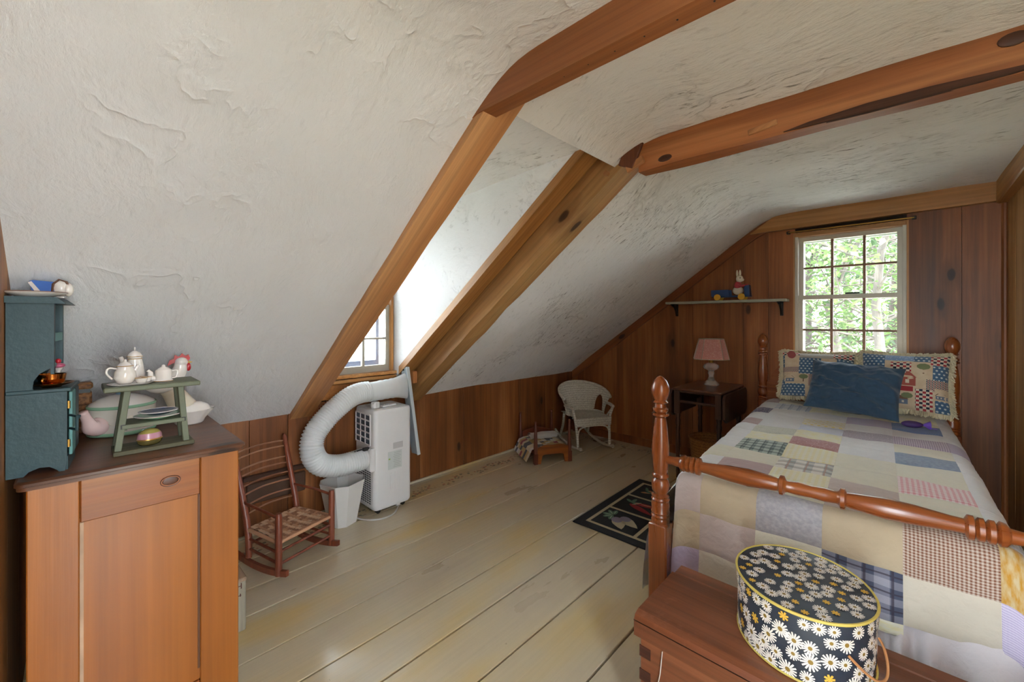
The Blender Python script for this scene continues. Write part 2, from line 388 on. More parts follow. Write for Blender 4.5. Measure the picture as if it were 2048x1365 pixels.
GREYZ = plain('pale_sash_paint', lin('c9c4b4'), .45, var=.08)
STORM = plain('storm_frame', lin('5f6b85'), .4, metal=.2)
PANE = glassmat('window_glass')
WHITEPL = plain('white_plastic', lin('d9d7d6'), .4, var=.03)
HOSEM = plain('hose_white', lin('d4d6d6'), .45, var=.04)
GRILLE = plain('dark_grille', lin('4d5862'), .6)
BLACKP = plain('black_plastic', lin('1d1c1c'), .5)
STEELB = plain('grey_slider', lin('9aa6ae'), .4, metal=.15)
TEAL = plain('teal_paint', lin('213d42'), .5, var=.16, bump=.1)
TEALW = plain('pale_teal_paint', lin('5f8f8c'), .55, var=.12)
SAGE = plain('sage_paint', lin('686d57'), .6, var=.15, bump=.15, bscale=30)
SAGED = wood('worn_sage_base', lin('3f3b2e'), lin('5c5a44'), lin('7c7457'), 1, 9, .7, .1, .1, wear=.3)
CHINA = plain('white_china', lin('e6ddd4'), .14, coat=.6, var=.04)
CHINAP = plain('pink_china', lin('d3b3ac'), .16, coat=.6, var=.06)
CHINAG = plain('green_glaze', lin('8fb998'), .16, coat=.6)
CHINAB = plain('navy_glaze', lin('38455c'), .15, coat=.6, var=.25)
CREAMG = plain('cream_glaze', lin('d8cbb4'), .3, coat=.3, var=.1)
GOLDR = plain('gilt_rim', lin('c89a50'), .3, metal=.7)
COPPER = plain('gold_lustre', lin('c07a3a'), .14, metal=1.0, var=.1)
BRASS = plain('brass', lin('a07a3c'), .35, metal=.9)
REDG = plain('red_glaze', lin('b3202c'), .25, coat=.4)
BLUEG = plain('blue_glaze', lin('3f6fc0'), .25, coat=.4, var=.2)
PALEB = plain('pale_blue_glaze', lin('7fa2bd'), .3)
IRON = plain('black_iron', lin('2b2b2b'), .5, metal=.4)
SHELFP = plain('shelf_paint', lin('a9aa97'), .5, var=.1)
TOYBLUE = plain('toy_blue', lin('2c4a78'), .45, var=.15)
TOYYEL = plain('toy_yellow', lin('d9a428'), .4)
TOYWHITE = plain('toy_cream', lin('ded4bd'), .5)
TOYRED = plain('toy_red', lin('c0414a'), .5)
def wicker(name, c1, c2, s=260.):
    m, nt, b = newmat(name, .6, .3); tc = nd(nt, 'TexCoord')
    v = nd(nt, 'Mapping', {'Vector': tc.outputs['Object'], 'Scale': (s, s, s)}).outputs[0]
    sp = nd(nt, 'SeparateXYZ', {0: v})
    a = mth(nt, 'SINE', sp.outputs[2]); n = nd(nt, 'TexNoise', {'Vector': tc.outputs['Object'], 'Scale': 90.0, 'Detail': 4.0})
    h = mth(nt, 'ADD', mth(nt, 'MULTIPLY', a, .1), n.outputs[0])
    nt.links.new(ramp(nt, h, [(.25, c2), (.65, c1)]), b.inputs['Base Color'])
    bp = nd(nt, 'Bump', {'Height': h, 'Strength': .5, 'Distance': .003}); nt.links.new(bp.outputs[0], b.inputs['Normal'])
    return m
WICK = wicker('white_wicker', lin('dad6c8'), lin('aca694'))
WICKB = wicker('brown_wicker', lin('8c5f38'), lin('4f311c'))
WICKT = wicker('tan_basket', lin('a9743f'), lin('6f4523'))
SPLINT = [plain('ash_splint_%d' % i, lin(c), .6, var=.12) for i, c in enumerate(('d4ae8e', 'b98a68', '96684c', 'caa98c'))]
CRATEW = wood('grey_crate', lin('6b6456'), lin('8e8674'), lin('a59c88'), 2, 9, .8, .2, .12, wear=.2)

# ------------------------------------------------------------------ room shell
XK, YG, XR, YN = -2.98, 4.20, .475, -.142               # knee wall, window gable, right wall, near wall
ZK, SL = .729, .73                                       # knee height, roof pitch
def slope(x): return ZK+(x-XK)*SL
def ceilz(y): return 2.205 if y < 1.9 else 2.205+.06*min(1, (y-1.9)/2.3)
def roof(x, y):                                          # plaster underside with a rounded bend
    a, b = slope(x), ceilz(y); k = .045
    return -k*math.log(exp(-a/k)+exp(-b/k)) if abs(a-b) < .5 else min(a, b)
fl = struct(MB().box((XK-.1, -1.8, -.16), (XR+1.3, YG+.1, -.03)).build('floor', DARKGAP)); part(fl, 'wide painted plank floor')  # slab extended unseen past the openings to block light off the lawn
fx = [-2.975, -2.93, -2.70, -2.405, -2.185, -1.90, -1.652, -1.432, -1.168, -.872, -.60, -.34, -.07, .2, .47]
for i in range(len(fx)-1):
    g = .0042 if i not in (0, 1, 4) else .0014
    MB().box((fx[i]+g, -1.8, -.032), (fx[i+1]-g, YG-.004, -random.uniform(0, .0015)), .0025).build('floor_plank', FLOORM, fl)

# window gable: solid core with an opening + vertical boards
WX0, WX1, WZ0, WZ1 = -.69, -.005, .93, 2.085
wg = struct(MB().prism([(XK-.1, 0), (WX0, 0), (WX0, 2.45), (-1.2, 2.45), (XK-.1, ZK+.12)], YG+.02, YG+.16)
            .box((WX1, YG+.02, 0), (XR+.2, YG+.16, 2.45)).box((WX0, YG+.02, 0), (WX1, YG+.16, WZ0)).box((WX0, YG+.02, WZ1), (WX1, YG+.16, 2.45))
            .build('wall_back', DARKGAP))
gx = [-3.0, -2.80, -2.368, -1.949, -1.535, -1.085, -.888, WX0, WX1, .27, XR]
for i in range(len(gx)-1):
    a, b = gx[i]+.0012, gx[i+1]-.0012; y0 = YG-random.uniform(0, .003)
    if gx[i] == WX0:
        MB().box((a, y0, 0), (b, YG+.02, WZ0-.02), .002).build('wall_board', WALLW, wg)
        continue
    n = 6; top = [(a+(b-a)*k/n, roof(a+(b-a)*k/n, YG)+.02) for k in range(n+1)]
    MB().prism([(a, 0), (b, 0)]+list(reversed(top)), y0, YG+.02).build('wall_board', WALLW, wg)
struct(MB().box((XK, YG-.014, 0), (XR, YG, .085), .004).build('baseboard_back', WALLW))
# knee wall
wk = struct(MB().box((XK-.14, -.3, 0), (XK-.02, 1.09, ZK+.1)).box((XK-.14, 1.09, 0), (XK-.02, 1.76, .93)).box((XK-.14, 1.76, 0), (XK-.02, YG+.1, ZK+.1)).build('wall_left', DARKGAP))
ky = [-.13, .2, .47, .742, .966, 1.22, 1.466, 1.76, 1.998, 2.471, 2.961, 3.238, 3.675, YG]
for i in range(len(ky)-1):
    zt = .915 if 1.1 < (ky[i]+ky[i+1])/2 < 1.76 else ZK+.05
    MB().box((XK-.02, ky[i]+.0012, 0), (XK-random.uniform(0, .003), ky[i+1]-.0012, zt), .002).build('wall_board', WALLW, wk)
struct(MB().box((XK, -.13, 0), (XK+.016, YG-.014, .018), .004).build('baseboard_left', FLOORM))
# right wall (pale boards)
RD0, RD1 = -.10, .38                                      # unseen opening, added beside the camera to let in fill light
wr = struct(MB().box((XR+.02, -1.8, 0), (XR+.14, RD0, 2.45)).box((XR+.02, RD1, 0), (XR+.14, YG+.1, 2.45)).box((XR+.02, RD0, 2.05), (XR+.14, RD1, 2.45)).build('wall_right', DARKGAP))
ry = [RD1, 1.15, 1.6, 2.02, 2.4, 2.82, 3.2, 3.62, 3.93, YG]
for i in range(len(ry)-1):
    MB().box((XR-random.uniform(0, .003), ry[i]+.0012, 0), (XR+.02, ry[i+1]-.0012, 2.3), .002).build('wall_board', LIGHTW, wr)
# near wall with an unseen doorway, added to let fill light in
DX0, DX1, DZ = -.07, .45, 2.0
wn = struct(MB().prism([(XK-.1, 0), (DX0, 0), (DX0, 2.45), (-1.2, 2.45), (XK-.1, ZK+.1)], YN-.12, YN-.02).box((DX1, YN-.12, 0), (XR+.1, YN-.02, 2.45)).box((DX0, YN-.12, DZ), (DX1, YN-.02, 2.45)).build('wall_front', DARKGAP))
nx = [-2.98, -2.62, -2.25, -1.9, -1.5, DX0]
for i in range(len(nx)-1):
    a, b = nx[i]+.0012, nx[i+1]-.0012; n = 4; top = [(a+(b-a)*k/n, roof(a+(b-a)*k/n, 0)+.02) for k in range(n+1)]
    MB().prism([(a, 0), (b, 0)]+list(reversed(top)), YN-.02, YN).build('wall_board', NEARW, wn)
MB().box((DX0, YN-.02, DZ), (XR, YN, 2.24), .002).build('wall_board', NEARW, wn)
MB().box((DX1, YN-.02, 0), (XR, YN, DZ), .002).build('wall_board', NEARW, wn)

# plaster ceiling: slope, bend and flat, with the dormer left open
B1a, B1b, CHK = .977, 1.114, 1.734                       # rafter faces and the far dormer cheek
def prof_x():
    xs = [XK-.01+k*.13 for k in range(14)]
    x = xs[-1]
    while x < -.45: x += .04; xs.append(x)
    while x < XR+.04: x += .12; xs.append(min(x, XR+.04))
    return xs
def ceil_patch(mb, y0, y1, xmin=-9, th=.06):
    xs = [x for x in prof_x() if x >= xmin]; ny = max(1, int((y1-y0)/.12)); rings = []
    for j in range(ny+1):
        y = y0+(y1-y0)*j/ny; lo = []; hi = []
        for x in xs:
            z = roof(x, y)+.010*h2(x*1.7, y*1.7, 3.1)+.004*h2(x*6, y*6, 1.7)
            lo.append(Vector((x, y, z))); hi.append(Vector((x-.03, y, z+th)))
        rings.append(lo+list(reversed(hi)))
    mb.ringloft(rings, True, True)
mb = MB(); ceil_patch(mb, YN-.1, B1a+.03); cl = struct(mb.build('ceiling', PLW, smooth=50)); part(cl, 'white trowelled plaster slope and ceiling')
mb = MB(); ceil_patch(mb, B1a+.03, 1.90, -1.06); mb.build('ceiling_panel', PLS, cl, smooth=50)
mb = MB(); ceil_patch(mb, 1.90, YG+.02); mb.build('ceiling_panel', PLS, cl, smooth=50)
# dormer cheeks, ceiling, front
def zdorm(x): return 2.215-(-1.0-x)*.045
DXF = -2.95
DPOLY = [(XK-.2, slope(XK-.2)+.16), (-1.0, slope(-1.0)+.16), (-1.0, 2.32), (XK-.2, 2.32)]
def cheek(y, yb, flip):
    def f(u, v):
        x = -1.0+(DXF-.12+1.0)*u; z0 = min(slope(x)+.14, zdorm(x)-.01); z = z0+(zdorm(x)+.03-z0)*v
        return (x, y+.006*h2(x*3, z*3, 9), z)
    return MB().grid(f, 26, 14, flip=flip, uvs=False)
struct(cheek(CHK, 0, False).prism(DPOLY, CHK+.012, CHK+.07, 'xz').build('wall_dormer_right', PLC, smooth=50))
struct(MB().prism(DPOLY, B1b-.1, B1b-.03, 'xz').build('wall_dormer_left', PLS))
def dceil(u, v): x = -.98+(DXF-.15+.98)*u; y = B1b-.06+(CHK+.05-B1b+.06)*v; return (x, y, zdorm(x)+.005*h2(x*3, y*3, 5))
struct(MB().grid(dceil, 20, 8, flip=True).box((XK-.25, B1b-.1, 2.225), (-.9, CHK+.07, 2.3)).build('ceiling_dormer', PLS, smooth=50))
# sill boards and front trim of the dormer
struct(MB().box((XK-.1, 1.08, 2.02), (DXF-.01, CHK+.05, 2.25)).box((XK-.1, 1.08, .8), (DXF-.01, 1.15, 2.05)).box((XK-.1, 1.71, .8), (DXF-.01, CHK+.05, 2.05)).box((XK-.1, 1.08, .82), (DXF-.012, CHK+.05, .955)).build('wall_dormer_front', DARKGAP))

# outside roof skin keeps daylight out; overhang past right wall added to block sun
struct(MB().bar((-3.55, .45, slope(-3.55)+.22), (-.95, .45, slope(-.95)+.22), 1.15, .05).bar((-3.55, 3.05, slope(-3.55)+.22), (-.95, 3.05, slope(-.95)+.22), 2.6, .05)
       .box((-1.2, -.3, 2.40), (XR+1.0, YG+.2, 2.46)).build('roof', EXT))

# ------------------------------------------------------------------ windows
def dh_window(name, label, x0, x1, z0, z1, zm, zu, zl, vx, M, side_mat, sash_v, sash_h, head):
    w = bpy.data.objects.new(name, None); COL.objects.link(w); w.matrix_world = M; w['kind'] = 'structure'; w['label'] = label
    t = .022
    # jamb liner
    for n_, a, b in (('window_jamb', (x0, -.01, z0), (x0+t, .12, z1)), ('window_jamb', (x1-t, -.01, z0), (x1, .12, z1))): box(n_, a, b, side_mat, w, .003)
    box('window_head', (x0, -.012, z1-t*1.3), (x1, .12, z1), head, w, .003)
    box('window_sill', (x0-.02, -.04, z0-.025), (x1+.02, .14, z0), head, w, .005)
    a, b = x0+t, x1-t
    for k, (s0, s1, yo, zmid) in enumerate(((zm-.018, z1-t*1.3, .055, zu), (z0, zm+.018, .02, zl))):
        st = .03
        sash = MB().box((a, yo, s0), (a+st, yo+.032, s1)).box((b-st, yo, s0), (b, yo+.032, s1)).box((a+st, yo, s1-.034), (b-st, yo+.032, s1)).box((a+st, yo, s0), (b-st, yo+.032, s0+(.034 if k == 0 else .05))).build('sash', sash_v, w)
        zs = [s0+.03]+zmid+[s1-.03]; xs = [a+st]+vx+[b-st]
        for z in zmid: box('muntin', (a+st, yo+.004, z-.008), (b-st, yo+.028, z+.008), sash_h, sash)
        for x in vx: box('muntin', (x-.009, yo+.003, s0+.02), (x+.009, yo+.029, s1-.02), sash_h, sash)
        for i in range(len(xs)-1):
            for j in range(len(zs)-1): box('pane', (xs[i]+.002, yo+.015, zs[j]+.002), (xs[i+1]-.002, yo+.018, zs[j+1]-.002), PANE, sash)
    return w
win1 = dh_window('window_1', 'six over six sash window with muntins and pale jambs', WX0, WX1, WZ0+.03, WZ1, 1.546, [1.795], [1.276], [-.446, -.245],
                 Matrix.Translation((0, YG, 0)), GREYZ, GREYZ, wood('brown_muntin', lin('6b4a34'), lin('86614a'), lin('9c7a62'), 0, 9, .5, 0, .05), TRIMX)
MB().box((WX0-.012, YG-.006, WZ0), (WX0+.004, YG+.01, WZ1+.006)).box((WX1-.004, YG-.006, WZ0), (WX1+.012, YG+.01, WZ1+.006)).box((WX0, YG-.007, WZ1-.012), (WX1, YG+.01, WZ1+.008)).build('casing', TRIMZ, win1)
MB().box((-.36, YG+.012, 1.566), (-.27, YG+.04, 1.578), .003).build('sash_lock', IRON, win1).matrix_parent_inverse = Matrix.Translation((0, -YG, 0))
for o in win1.children:
    if o.name.startswith('casing'): o.matrix_parent_inverse = Matrix.Translation((0, -YG, 0))
MB().box((WX0+.02, YG+.125, WZ0+.03), (WX0+.05, YG+.14, WZ1-.02)).box((WX1-.05, YG+.125, WZ0+.03), (WX1-.02, YG+.14, WZ1-.02)).box((WX0+.05, YG+.125, 1.53), (WX1-.05, YG+.14, 1.56)).box((WX0+.05, YG+.125, WZ1-.07), (WX1-.05, YG+.14, WZ1-.02)).build('storm_frame', plain('pale_storm', lin('a7b6b2'), .5), win1).matrix_parent_inverse = Matrix.Translation((0, -YG, 0))
# dormer window faces -X: local x runs along +Y, local +y points to -X
MD = Matrix(((0, -1, 0, DXF), (1, 0, 0, 0), (0, 0, 1, 0), (0, 0, 0, 1)))
win2 = dh_window('window_2', 'dormer sash window glowing white behind the rafter', 1.125, CHK-.008, .96, 2.06, 1.46, [1.72], [1.215], [1.315, 1.491], MD, TRIMZ, GREYPAINT, GREYPAINT, TRIMY)
st = MB().box((CHK-.085, .13, .99), (CHK-.06, .15, 2.03)).box((1.15, .13, .99), (CHK-.085, .15, 1.04)).box((1.15, .13, 1.46), (CHK-.085, .15, 1.50)).build('storm_frame', STORM, win2)
MB().box((1.1, -.05, .905), (CHK-.005, -.002, .93), .004).build('apron_board', TRIMX, win2)
MB().box((1.1, -.035, .80), (CHK-.005, -.005, .90), .004).build('apron_board', wood('apron_y', lin('7c4a20'), lin('a56a34'), lin('bb8048'), 1, 7, .45, .2, .1), win2)
# curtain rod
r = thing('curtain_rod', 'thin brass curtain rod above the gable window', 'curtain rod', (-.35, YG-.03, 2.1))
MB().cyl((-.385, 0, 0), (.385, 0, 0), .006, n=8).build('rod', BRASS, r, 60)
for sx in (-1, 1):
    MB().box((sx*.385-.012, -.004, -.012), (sx*.385+.012, .03, .012), .003).build('rod_bracket', IRON, r)

# ------------------------------------------------------------------ timbers and trim
UPS = Vector((-SL, 0, 1)).normalized()
def srafter(mb, y0, y1, off_lo, off_hi, xa, xb, wob=.0, seg=14):
    """rafter following the slope between two vertical offsets, with an uneven hewn edge"""
    rings = []
    for k in range(seg+1):
        x = xa+(xb-xa)*k/seg; z = slope(x)
        w = lambda q: wob*h2(k*.55, q)
        rings.append([Vector((x, y0+w(1), z+off_lo+w(2))), Vector((x, y1+w(3), z+off_lo+w(4))), Vector((x, y1+w(3), z+off_hi)), Vector((x, y0+w(1), z+off_hi+w(5)))])
    return mb.ringloft(rings, True, True)
def beam(mb, x0, x1, y0, y1, zlo, zhi, wob=0, seg=12):
    rings = []
    for k in range(seg+1):
        x = x0+(x1-x0)*k/seg; w = lambda q: wob*h2(x*2.3, q)
        rings.append([Vector((x, y0+w(1), zlo+w(2))), Vector((x, y1+w(3), zlo+w(4))), Vector((x, y1+w(3), zhi)), Vector((x, y0+w(1), zhi))])
    return mb.ringloft(rings, True, True)
o = struct(srafter(MB(), B1a, B1b, -.035, .12, -3.02, -1.0, .004).build('trim_1', RAFT)); part(o, 'amber rafter beside the dormer')
o = struct(MB().prism([(-1.17, 2.07), (-1.10, 2.088), (XR, 2.093), (XR, 2.25), (-.93, 2.25), (-1.05, 2.19)], B1a-.004, B1a+.062, 'xz').build('trim_2', BEAMX)); part(o, 'red-brown tie beam at the dormer rafter')
for k in range(13):
    x = -1.0+k*.085; MB().ell((x+.01*h2(k), B1a+.03+.01*h2(k, 3), 2.0905), (.003, .003, .002), 6, 4).build('nail', IRON, o)
o = struct(srafter(MB(), 1.855, 2.0, -.045, .16, -3.02, -.90, .010, 20).build('trim_3', wood('hewn_rafter', lin('6f4526'), lin('ad7a48'), lin('c8a066'), 0, 5, .55, .25, .25, tilt=.63))); part(o, 'rough hewn rafter with dark stains')
tie = MB(); beam(tie, -.93, XR, 1.85, 1.928, 2.066, 2.25, .012, 18)
o = struct(tie.build('trim_4', BEAMX)); part(o, 'pegged red-brown tie beam over the bed')
pg = MB().bar((-.99, 1.838, 2.10), (-.93, 1.838, 2.23), .02, .085, (1, 0, 0), .004)
pg.build('joint_tongue', wood('dark_joint', lin('3a1d12'), lin('6b3a22'), lin('8a5230'), 2, 9, .6, .2, .1), o)
MB().bar((-.985, 1.84, 2.085), (-.90, 1.84, 2.12), .018, .035, (0, 0, 1), .003).build('joint_wedge', RAFT, o)
MB().cyl((-1.10, 1.835, 2.10), (-1.10, 1.87, 2.10), .014, n=10).build('peg', RAFT, o)
KNOT = plain('dark_knot', lin('4a2818'), .6, var=.4)
MB().ell((-.80, 1.850, 2.098), (.034, .006, .016), 14, 8).build('knot', KNOT, o, 180)
MB().ell((.22, 1.850, 2.165), (.032, .006, .02), 14, 8).build('knot', KNOT, o, 180)
MB().prism([(-.34, 2.072), (-.26, 2.084), (-.1, 2.094), (.05, 2.092), (.2, 2.083), (.36, 2.072), (.2, 2.066), (-.1, 2.064)], 1.843, 1.86, 'xz').build('bark_edge', wood('bark', lin('2a1812'), lin('43281d'), lin('5e3c2c'), 0, 14, .9, .2, .1), o)
MB().bar((-.46, 1.846, 2.105), (-.36, 1.846, 2.118), .008, .022, (0, 0, 1), .002).build('mortise_plug', RAFT, o)
o = struct(srafter(MB(), CHK-.012, 1.842, .12, .18, -2.86, -1.12, .002).build('trim_5', TRIMS)); part(o, 'pine strip edging the dormer cheek')
struct(srafter(MB(), 1.835, 1.86, .13, .22, -2.9, -1.1).build('trim_gap_shade', DARKGAP))  # dark strip standing in for the shaded gap between strip and rafter
# gable trim: raking board, head beam, right plate
gt = MB(); pts = [(-2.975, -.115), (-2.975, -.004)]
rk = [(x, roof(x, YG)) for x in [-2.97+k*.1 for k in range(22)] if x < -.86]
gt.prism([(x, z-.095) for x, z in rk]+[(x, z+.02) for x, z in reversed(rk)], YG-.022, YG)
struct(gt.build('trim_7', wood('raking_board', lin('6a3819'), lin('8f522a'), lin('a5693a'), 0, 7, .5, .2, .12, tilt=.63)))
struct(MB().prism([(-1.02, 2.125), (XR-.02, 2.14), (XR-.02, 2.30), (-.80, 2.30), (-.86, 2.235)], YG-.05, YG, 'xz').build('trim_8', TRIMX))
struct(MB().box((XR-.055, 1.95, 2.12), (XR, YG-.05, 2.30), .006).build('trim_9', TRIMY))
struct(MB().box((XR-.03, YG-.03, 0), (XR, YG, 2.14), .01).build('trim_10', WALLW))
# small blocks at the rafter foot
struct(MB().box((-2.865, 1.815, .86), (-2.80, 1.852, .955), .005).build('trim_11', wood('fresh_block', lin('b06a34'), lin('cf8a52'), lin('dca070'), 2, 9, .5, 0, .05)))
struct(MB().box((XK, 1.12, .775), (XK+.05, 1.16, .87), .008).build('trim_12', TRIMZ))
# ledge and access panel low on the knee wall
struct(MB().box((XK, .70, .355), (XK+.03, 1.30, .385), .004).build('trim_13', wood('dark_ledge', lin('2e1a12'), lin('4a2c1e'), lin('5c3a28'), 1, 8, .5, .1, .1)))
ap = tag(MB().box((XK, .72, .205), (XK+.022, 1.07, .335), .006).build('access_panel', plain('grey_brown_panel', lin('553a2a'), .5, var=.15)), 'grey-brown hatch panel low on the wooden wall behind the rocking chair', 'panel')

# ------------------------------------------------------------------ outside
gm, nt_, b_ = newmat('lawn', .95); tcx = nd(nt_, 'TexCoord'); nn = nd(nt_, 'TexNoise', {'Vector': tcx.outputs['Object'], 'Scale': .22, 'Detail': 5.0})
nt_.links.new(ramp(nt_, nn.outputs[0], [(.35, lin('626c54')), (.5, lin('84867a')), (.6, lin('aeaca6'))]), b_.inputs['Base Color'])
def gz(u, v): x, y = -60+120*u, -40+110*v; return (x, y, -2.75+.25*h2(x*.07, y*.07)+max(0, y-28)*.10)
tag(MB().grid(gz, 30, 28).build('lawn', gm, smooth=180), 'sunlit lawn and gravel outside the window', 'ground', kind='structure')
BARK = [wood('bark_%d' % i, lin(a), lin(b), lin(c), 2, 5, .9, .2, .2) for i, (a, b, c) in enumerate((('38332e', '4e4842', '645c54'), ('2a2420', '3c352f', '50473e')))]
def leafmat(name, c):
    m, nt, b = newmat(name, .6, .3); oi = nd(nt, 'TexCoord'); n = nd(nt, 'TexNoise', {'Vector': oi.outputs['Object'], 'Scale': 1.3, 'Detail': 3.0})
    nt.links.new(ramp(nt, n.outputs[0], [(.35, tuple(v*.6 for v in c)), (.65, c)]), b.inputs['Base Color'])
    b.inputs['Transmission Weight'].default_value = 0
    tr = nd(nt, 'BsdfTranslucent', {'Color': c4(tuple(v*1.1 for v in c))}); mx = nd(nt, 'MixShader', {0: .4, 1: b.outputs[0], 2: tr.outputs[0]})
    nt.links.new(mx.outputs[0], nt.nodes['Material Output'].inputs['Surface']); return m
LEAF = [leafmat('leaf_a', lin('42552f')), leafmat('leaf_b', lin('50633a')), leafmat('leaf_c', lin('374a31'))]
def tree(label, x, y, h, r, seed, leaves=3300, lm=0, bk=0, spread=1.0, low=.25):
    rnd = random.Random(seed); zb = gz((x+60)/120, (y+40)/110)[2]-.05
    t = thing('tree', label, 'tree', (x, y, zb), 0, 'trees outside the gable window')
    tr = MB(); pts = [(.15*h2(seed, k*.4)*k, .15*h2(seed+5, k*.4)*k, h*k/8) for k in range(9)]
    tr.tube(pts, [r*(1.15-k*.125) for k in range(9)], 9)
    tr.build('trunk', BARK[bk], t, 60)
    br = MB(); tips = []
    for k in range(26):
        f = rnd.uniform(low, .97); p = Vector(pts[int(f*8)]).lerp(Vector(pts[min(8, int(f*8)+1)]), f*8 % 1); a = rnd.uniform(0, 2*pi)
        L = (1.1-.6*f)*h*.36*spread*rnd.uniform(.7, 1.15); d = Vector((cos(a), sin(a), rnd.uniform(-.15, .5)))
        q = [p+d*L*s+Vector((rnd.uniform(-.1, .1), rnd.uniform(-.1, .1), rnd.uniform(-.1, .12)))*L*s for s in (0, .3, .6, 1)]
        br.tube(q, [r*.3*(1-.5*f), r*.2*(1-.5*f), r*.12, r*.03], 5)
        tips += [(q[1], L), (q[2], L), (q[3], L), (q[3], L), (q[2], L)]
    br.build('branches', BARK[bk], t, 60)
    lf = MB()
    for k in range(leaves):
        c, L = tips[rnd.randrange(len(tips))]
        p = c+Vector((rnd.gauss(0, .22), rnd.gauss(0, .22), rnd.gauss(0, .10)))*L
        s = rnd.uniform(.05, .10); R = Euler((rnd.uniform(-.9, .9), rnd.uniform(-.9, .9), rnd.uniform(0, 6.3))).to_matrix()
        vs = [p+R @ Vector(v) for v in ((-s, 0, 0), (0, -s*.55, s*.15), (s*1.2, 0, -.1*s), (0, s*.55, s*.15))]
        lf.add(vs, [(0, 1, 2), (0, 2, 3)])
    tag(lf.build('foliage', LEAF[lm], t), kind='stuff')
tree('grey-barked tree with a thick pale trunk outside the window', -.40, 11.5, 9, .12, 3, 2200, 1, 0)
tree('slender tree with bare spreading limbs outside the window', -1.15, 13.5, 9, .13, 11, 1500, 0, 0, 1.25, .12)
tree('leafy broad tree filling the window view', -2.1, 14.5, 8.5, .16, 5, 3300, 0, 1, 1.2, .15)
tree('light green maple further back outside the window', -.4, 19, 11, .22, 8, 3300, 1, 1, 1.2, .15)
tree('dark-trunked tree at the far edge of the lawn', .35, 17, 10, .2, 14, 4200, 2, 0, 1.2, .15)
tree('bushy tree behind the maple outside the window', -2.9, 20, 11, .22, 21, 3300, 2, 1, 1.3, .1)
tree('distant tall tree behind the others outside the window', -.9, 24, 13, .25, 33, 3300, 0, 1, 1.3, .1)
tree('distant round-crowned tree at the end of the lawn', -2.2, 27, 13, .25, 41, 3300, 2, 1, 1.3, .1)
#@@OBJECTS
# ------------------------------------------------------------------ bed
BX, BY, BR = -.252, 1.83, radians(2.16)
bed = thing('four_post_bed', 'maple four-post bed with turned posts and a turned foot rail', 'bed', (BX, BY, 0), BR)
HW, BL = .552, 2.2
def post(x, y, top, k, name):
    """turned post: square block below, rings, vase and acorn finial; k stretches the vase"""
    zb = top-.634*k
    m = MB().box((x-.041, y-.041, 0), (x+.041, y+.041, zb-.02), .006)
    P = [(.036, -.025), (.040, -.012), (.036, 0), (.041, .010), (.037, .018), (.041, .026), (.037, .034), (.040, .06), (.036, .075), (.040, .083), (.036, .091),
         (.039, .10), (.029, .108), (.037, .125), (.039, .15), (.034, .168), (.028, .176), (.036, .184), (.036, .192), (.030, .20), (.033, .23), (.0375, .29), (.037, .32), (.034, .36), (.028, .42),
         (.0235, .448), (.026, .452), (.037, .458), (.037, .466), (.026, .47), (.034, .478), (.034, .488), (.026, .494), (.024, .51), (.034, .516), (.026, .524),
         (.030, .533), (.038, .553), (.0395, .571), (.037, .59), (.028, .612), (.014, .628), (.003, .634)]
    m.lathe([(r, zb+z*k) for r, z in P], (x, y, 0), 22)
    return m.build(name, MAPLE, bed, 40)
for sx in (-1, 1):
    post(sx*HW, 0, 1.108, 1.0, 'foot_post'); post(sx*HW, BL, 1.245, 1.0, 'head_post')
# turned foot rail (symmetric profile along x)
half = [(0, .021), (.04, .024), (.072, .021), (.078, .024), (.084, .036), (.095, .036), (.10, .024), (.11, .026), (.2, .034), (.27, .031), (.35, .023), (.375, .022), (.382, .036), (.394, .036), (.398, .025), (.404, .034), (.415, .034), (.419, .025), (.425, .034), (.436, .034), (.44, .025), (.446, .036), (.458, .033), (.466, .022), (.50, .018), (.545, .020)]
fr = [(-x, r) for x, r in reversed(half[1:])]+half
MB().tube([(x, 0, .738) for x, r in fr], [r for x, r in fr], 18).build('foot_rail', MAPLEX, bed, 40)
for sx in (-1, 1): MB().box((sx*HW-.014, .04, .27), (sx*HW+.014, BL-.04, .39), .005).build('side_rail', MAPLEX, bed)
MB().box((-HW+.04, .085, .24), (HW-.04, .112, .36), .005).build('end_rail', MAPLEX, bed)
hb = [(-HW+.03, .35), (HW-.03, .35), (HW-.03, .84)]+[(HW-.06-.10*(1-cos(a)), .86+.12*sin(a)) for a in (0, .4, .8, 1.2, 1.57)]+[(.2, 1.0), (0, 1.03), (-.2, 1.0)]+[(-(HW-.06-.10*(1-cos(a))), .86+.12*sin(a)) for a in (1.57, 1.2, .8, .4, 0)]+[(-HW+.03, .84)]
MB().prism(hb, BL-.012, BL+.012, 'xz').build('headboard', MAPLEX, bed)
def pillowform(hw, hl, z0, z1, y0, y1, r=.06):
    m = MB()
    def f(u, v):
        a = u*2*pi; ca, sa = cos(a), sin(a); e = .28
        X = hw*math.copysign(abs(ca)**e, ca); Y = math.copysign(abs(sa)**e, sa)
        k = {0: .93, 1: 1}.get(v, 1); q = 1-.07*(2*v-1)**6
        return (X*q, (y0+y1)/2+Y*(y1-y0)/2*q, z0+(z1-z0)*v)
    m.grid(f, 40, 8, cu=True); n = 40
    m.f.append(tuple(reversed(range(n)))); m.mi.append(0); m.uv.append(None)
    m.f.append(tuple(8*n+i for i in range(n))); m.mi.append(0); m.uv.append(None)
    return m
TICK = fabric('mattress_ticking', 'plain', lin('d8d4ca'))
mt = tag(pillowform(.50, 1, .20, .632, .125, 2.16).build('mattress', TICK, smooth=60), 'thick white mattress under the patchwork quilt', 'mattress')
mt.location = (BX, BY, 0); mt.rotation_euler.z = BR

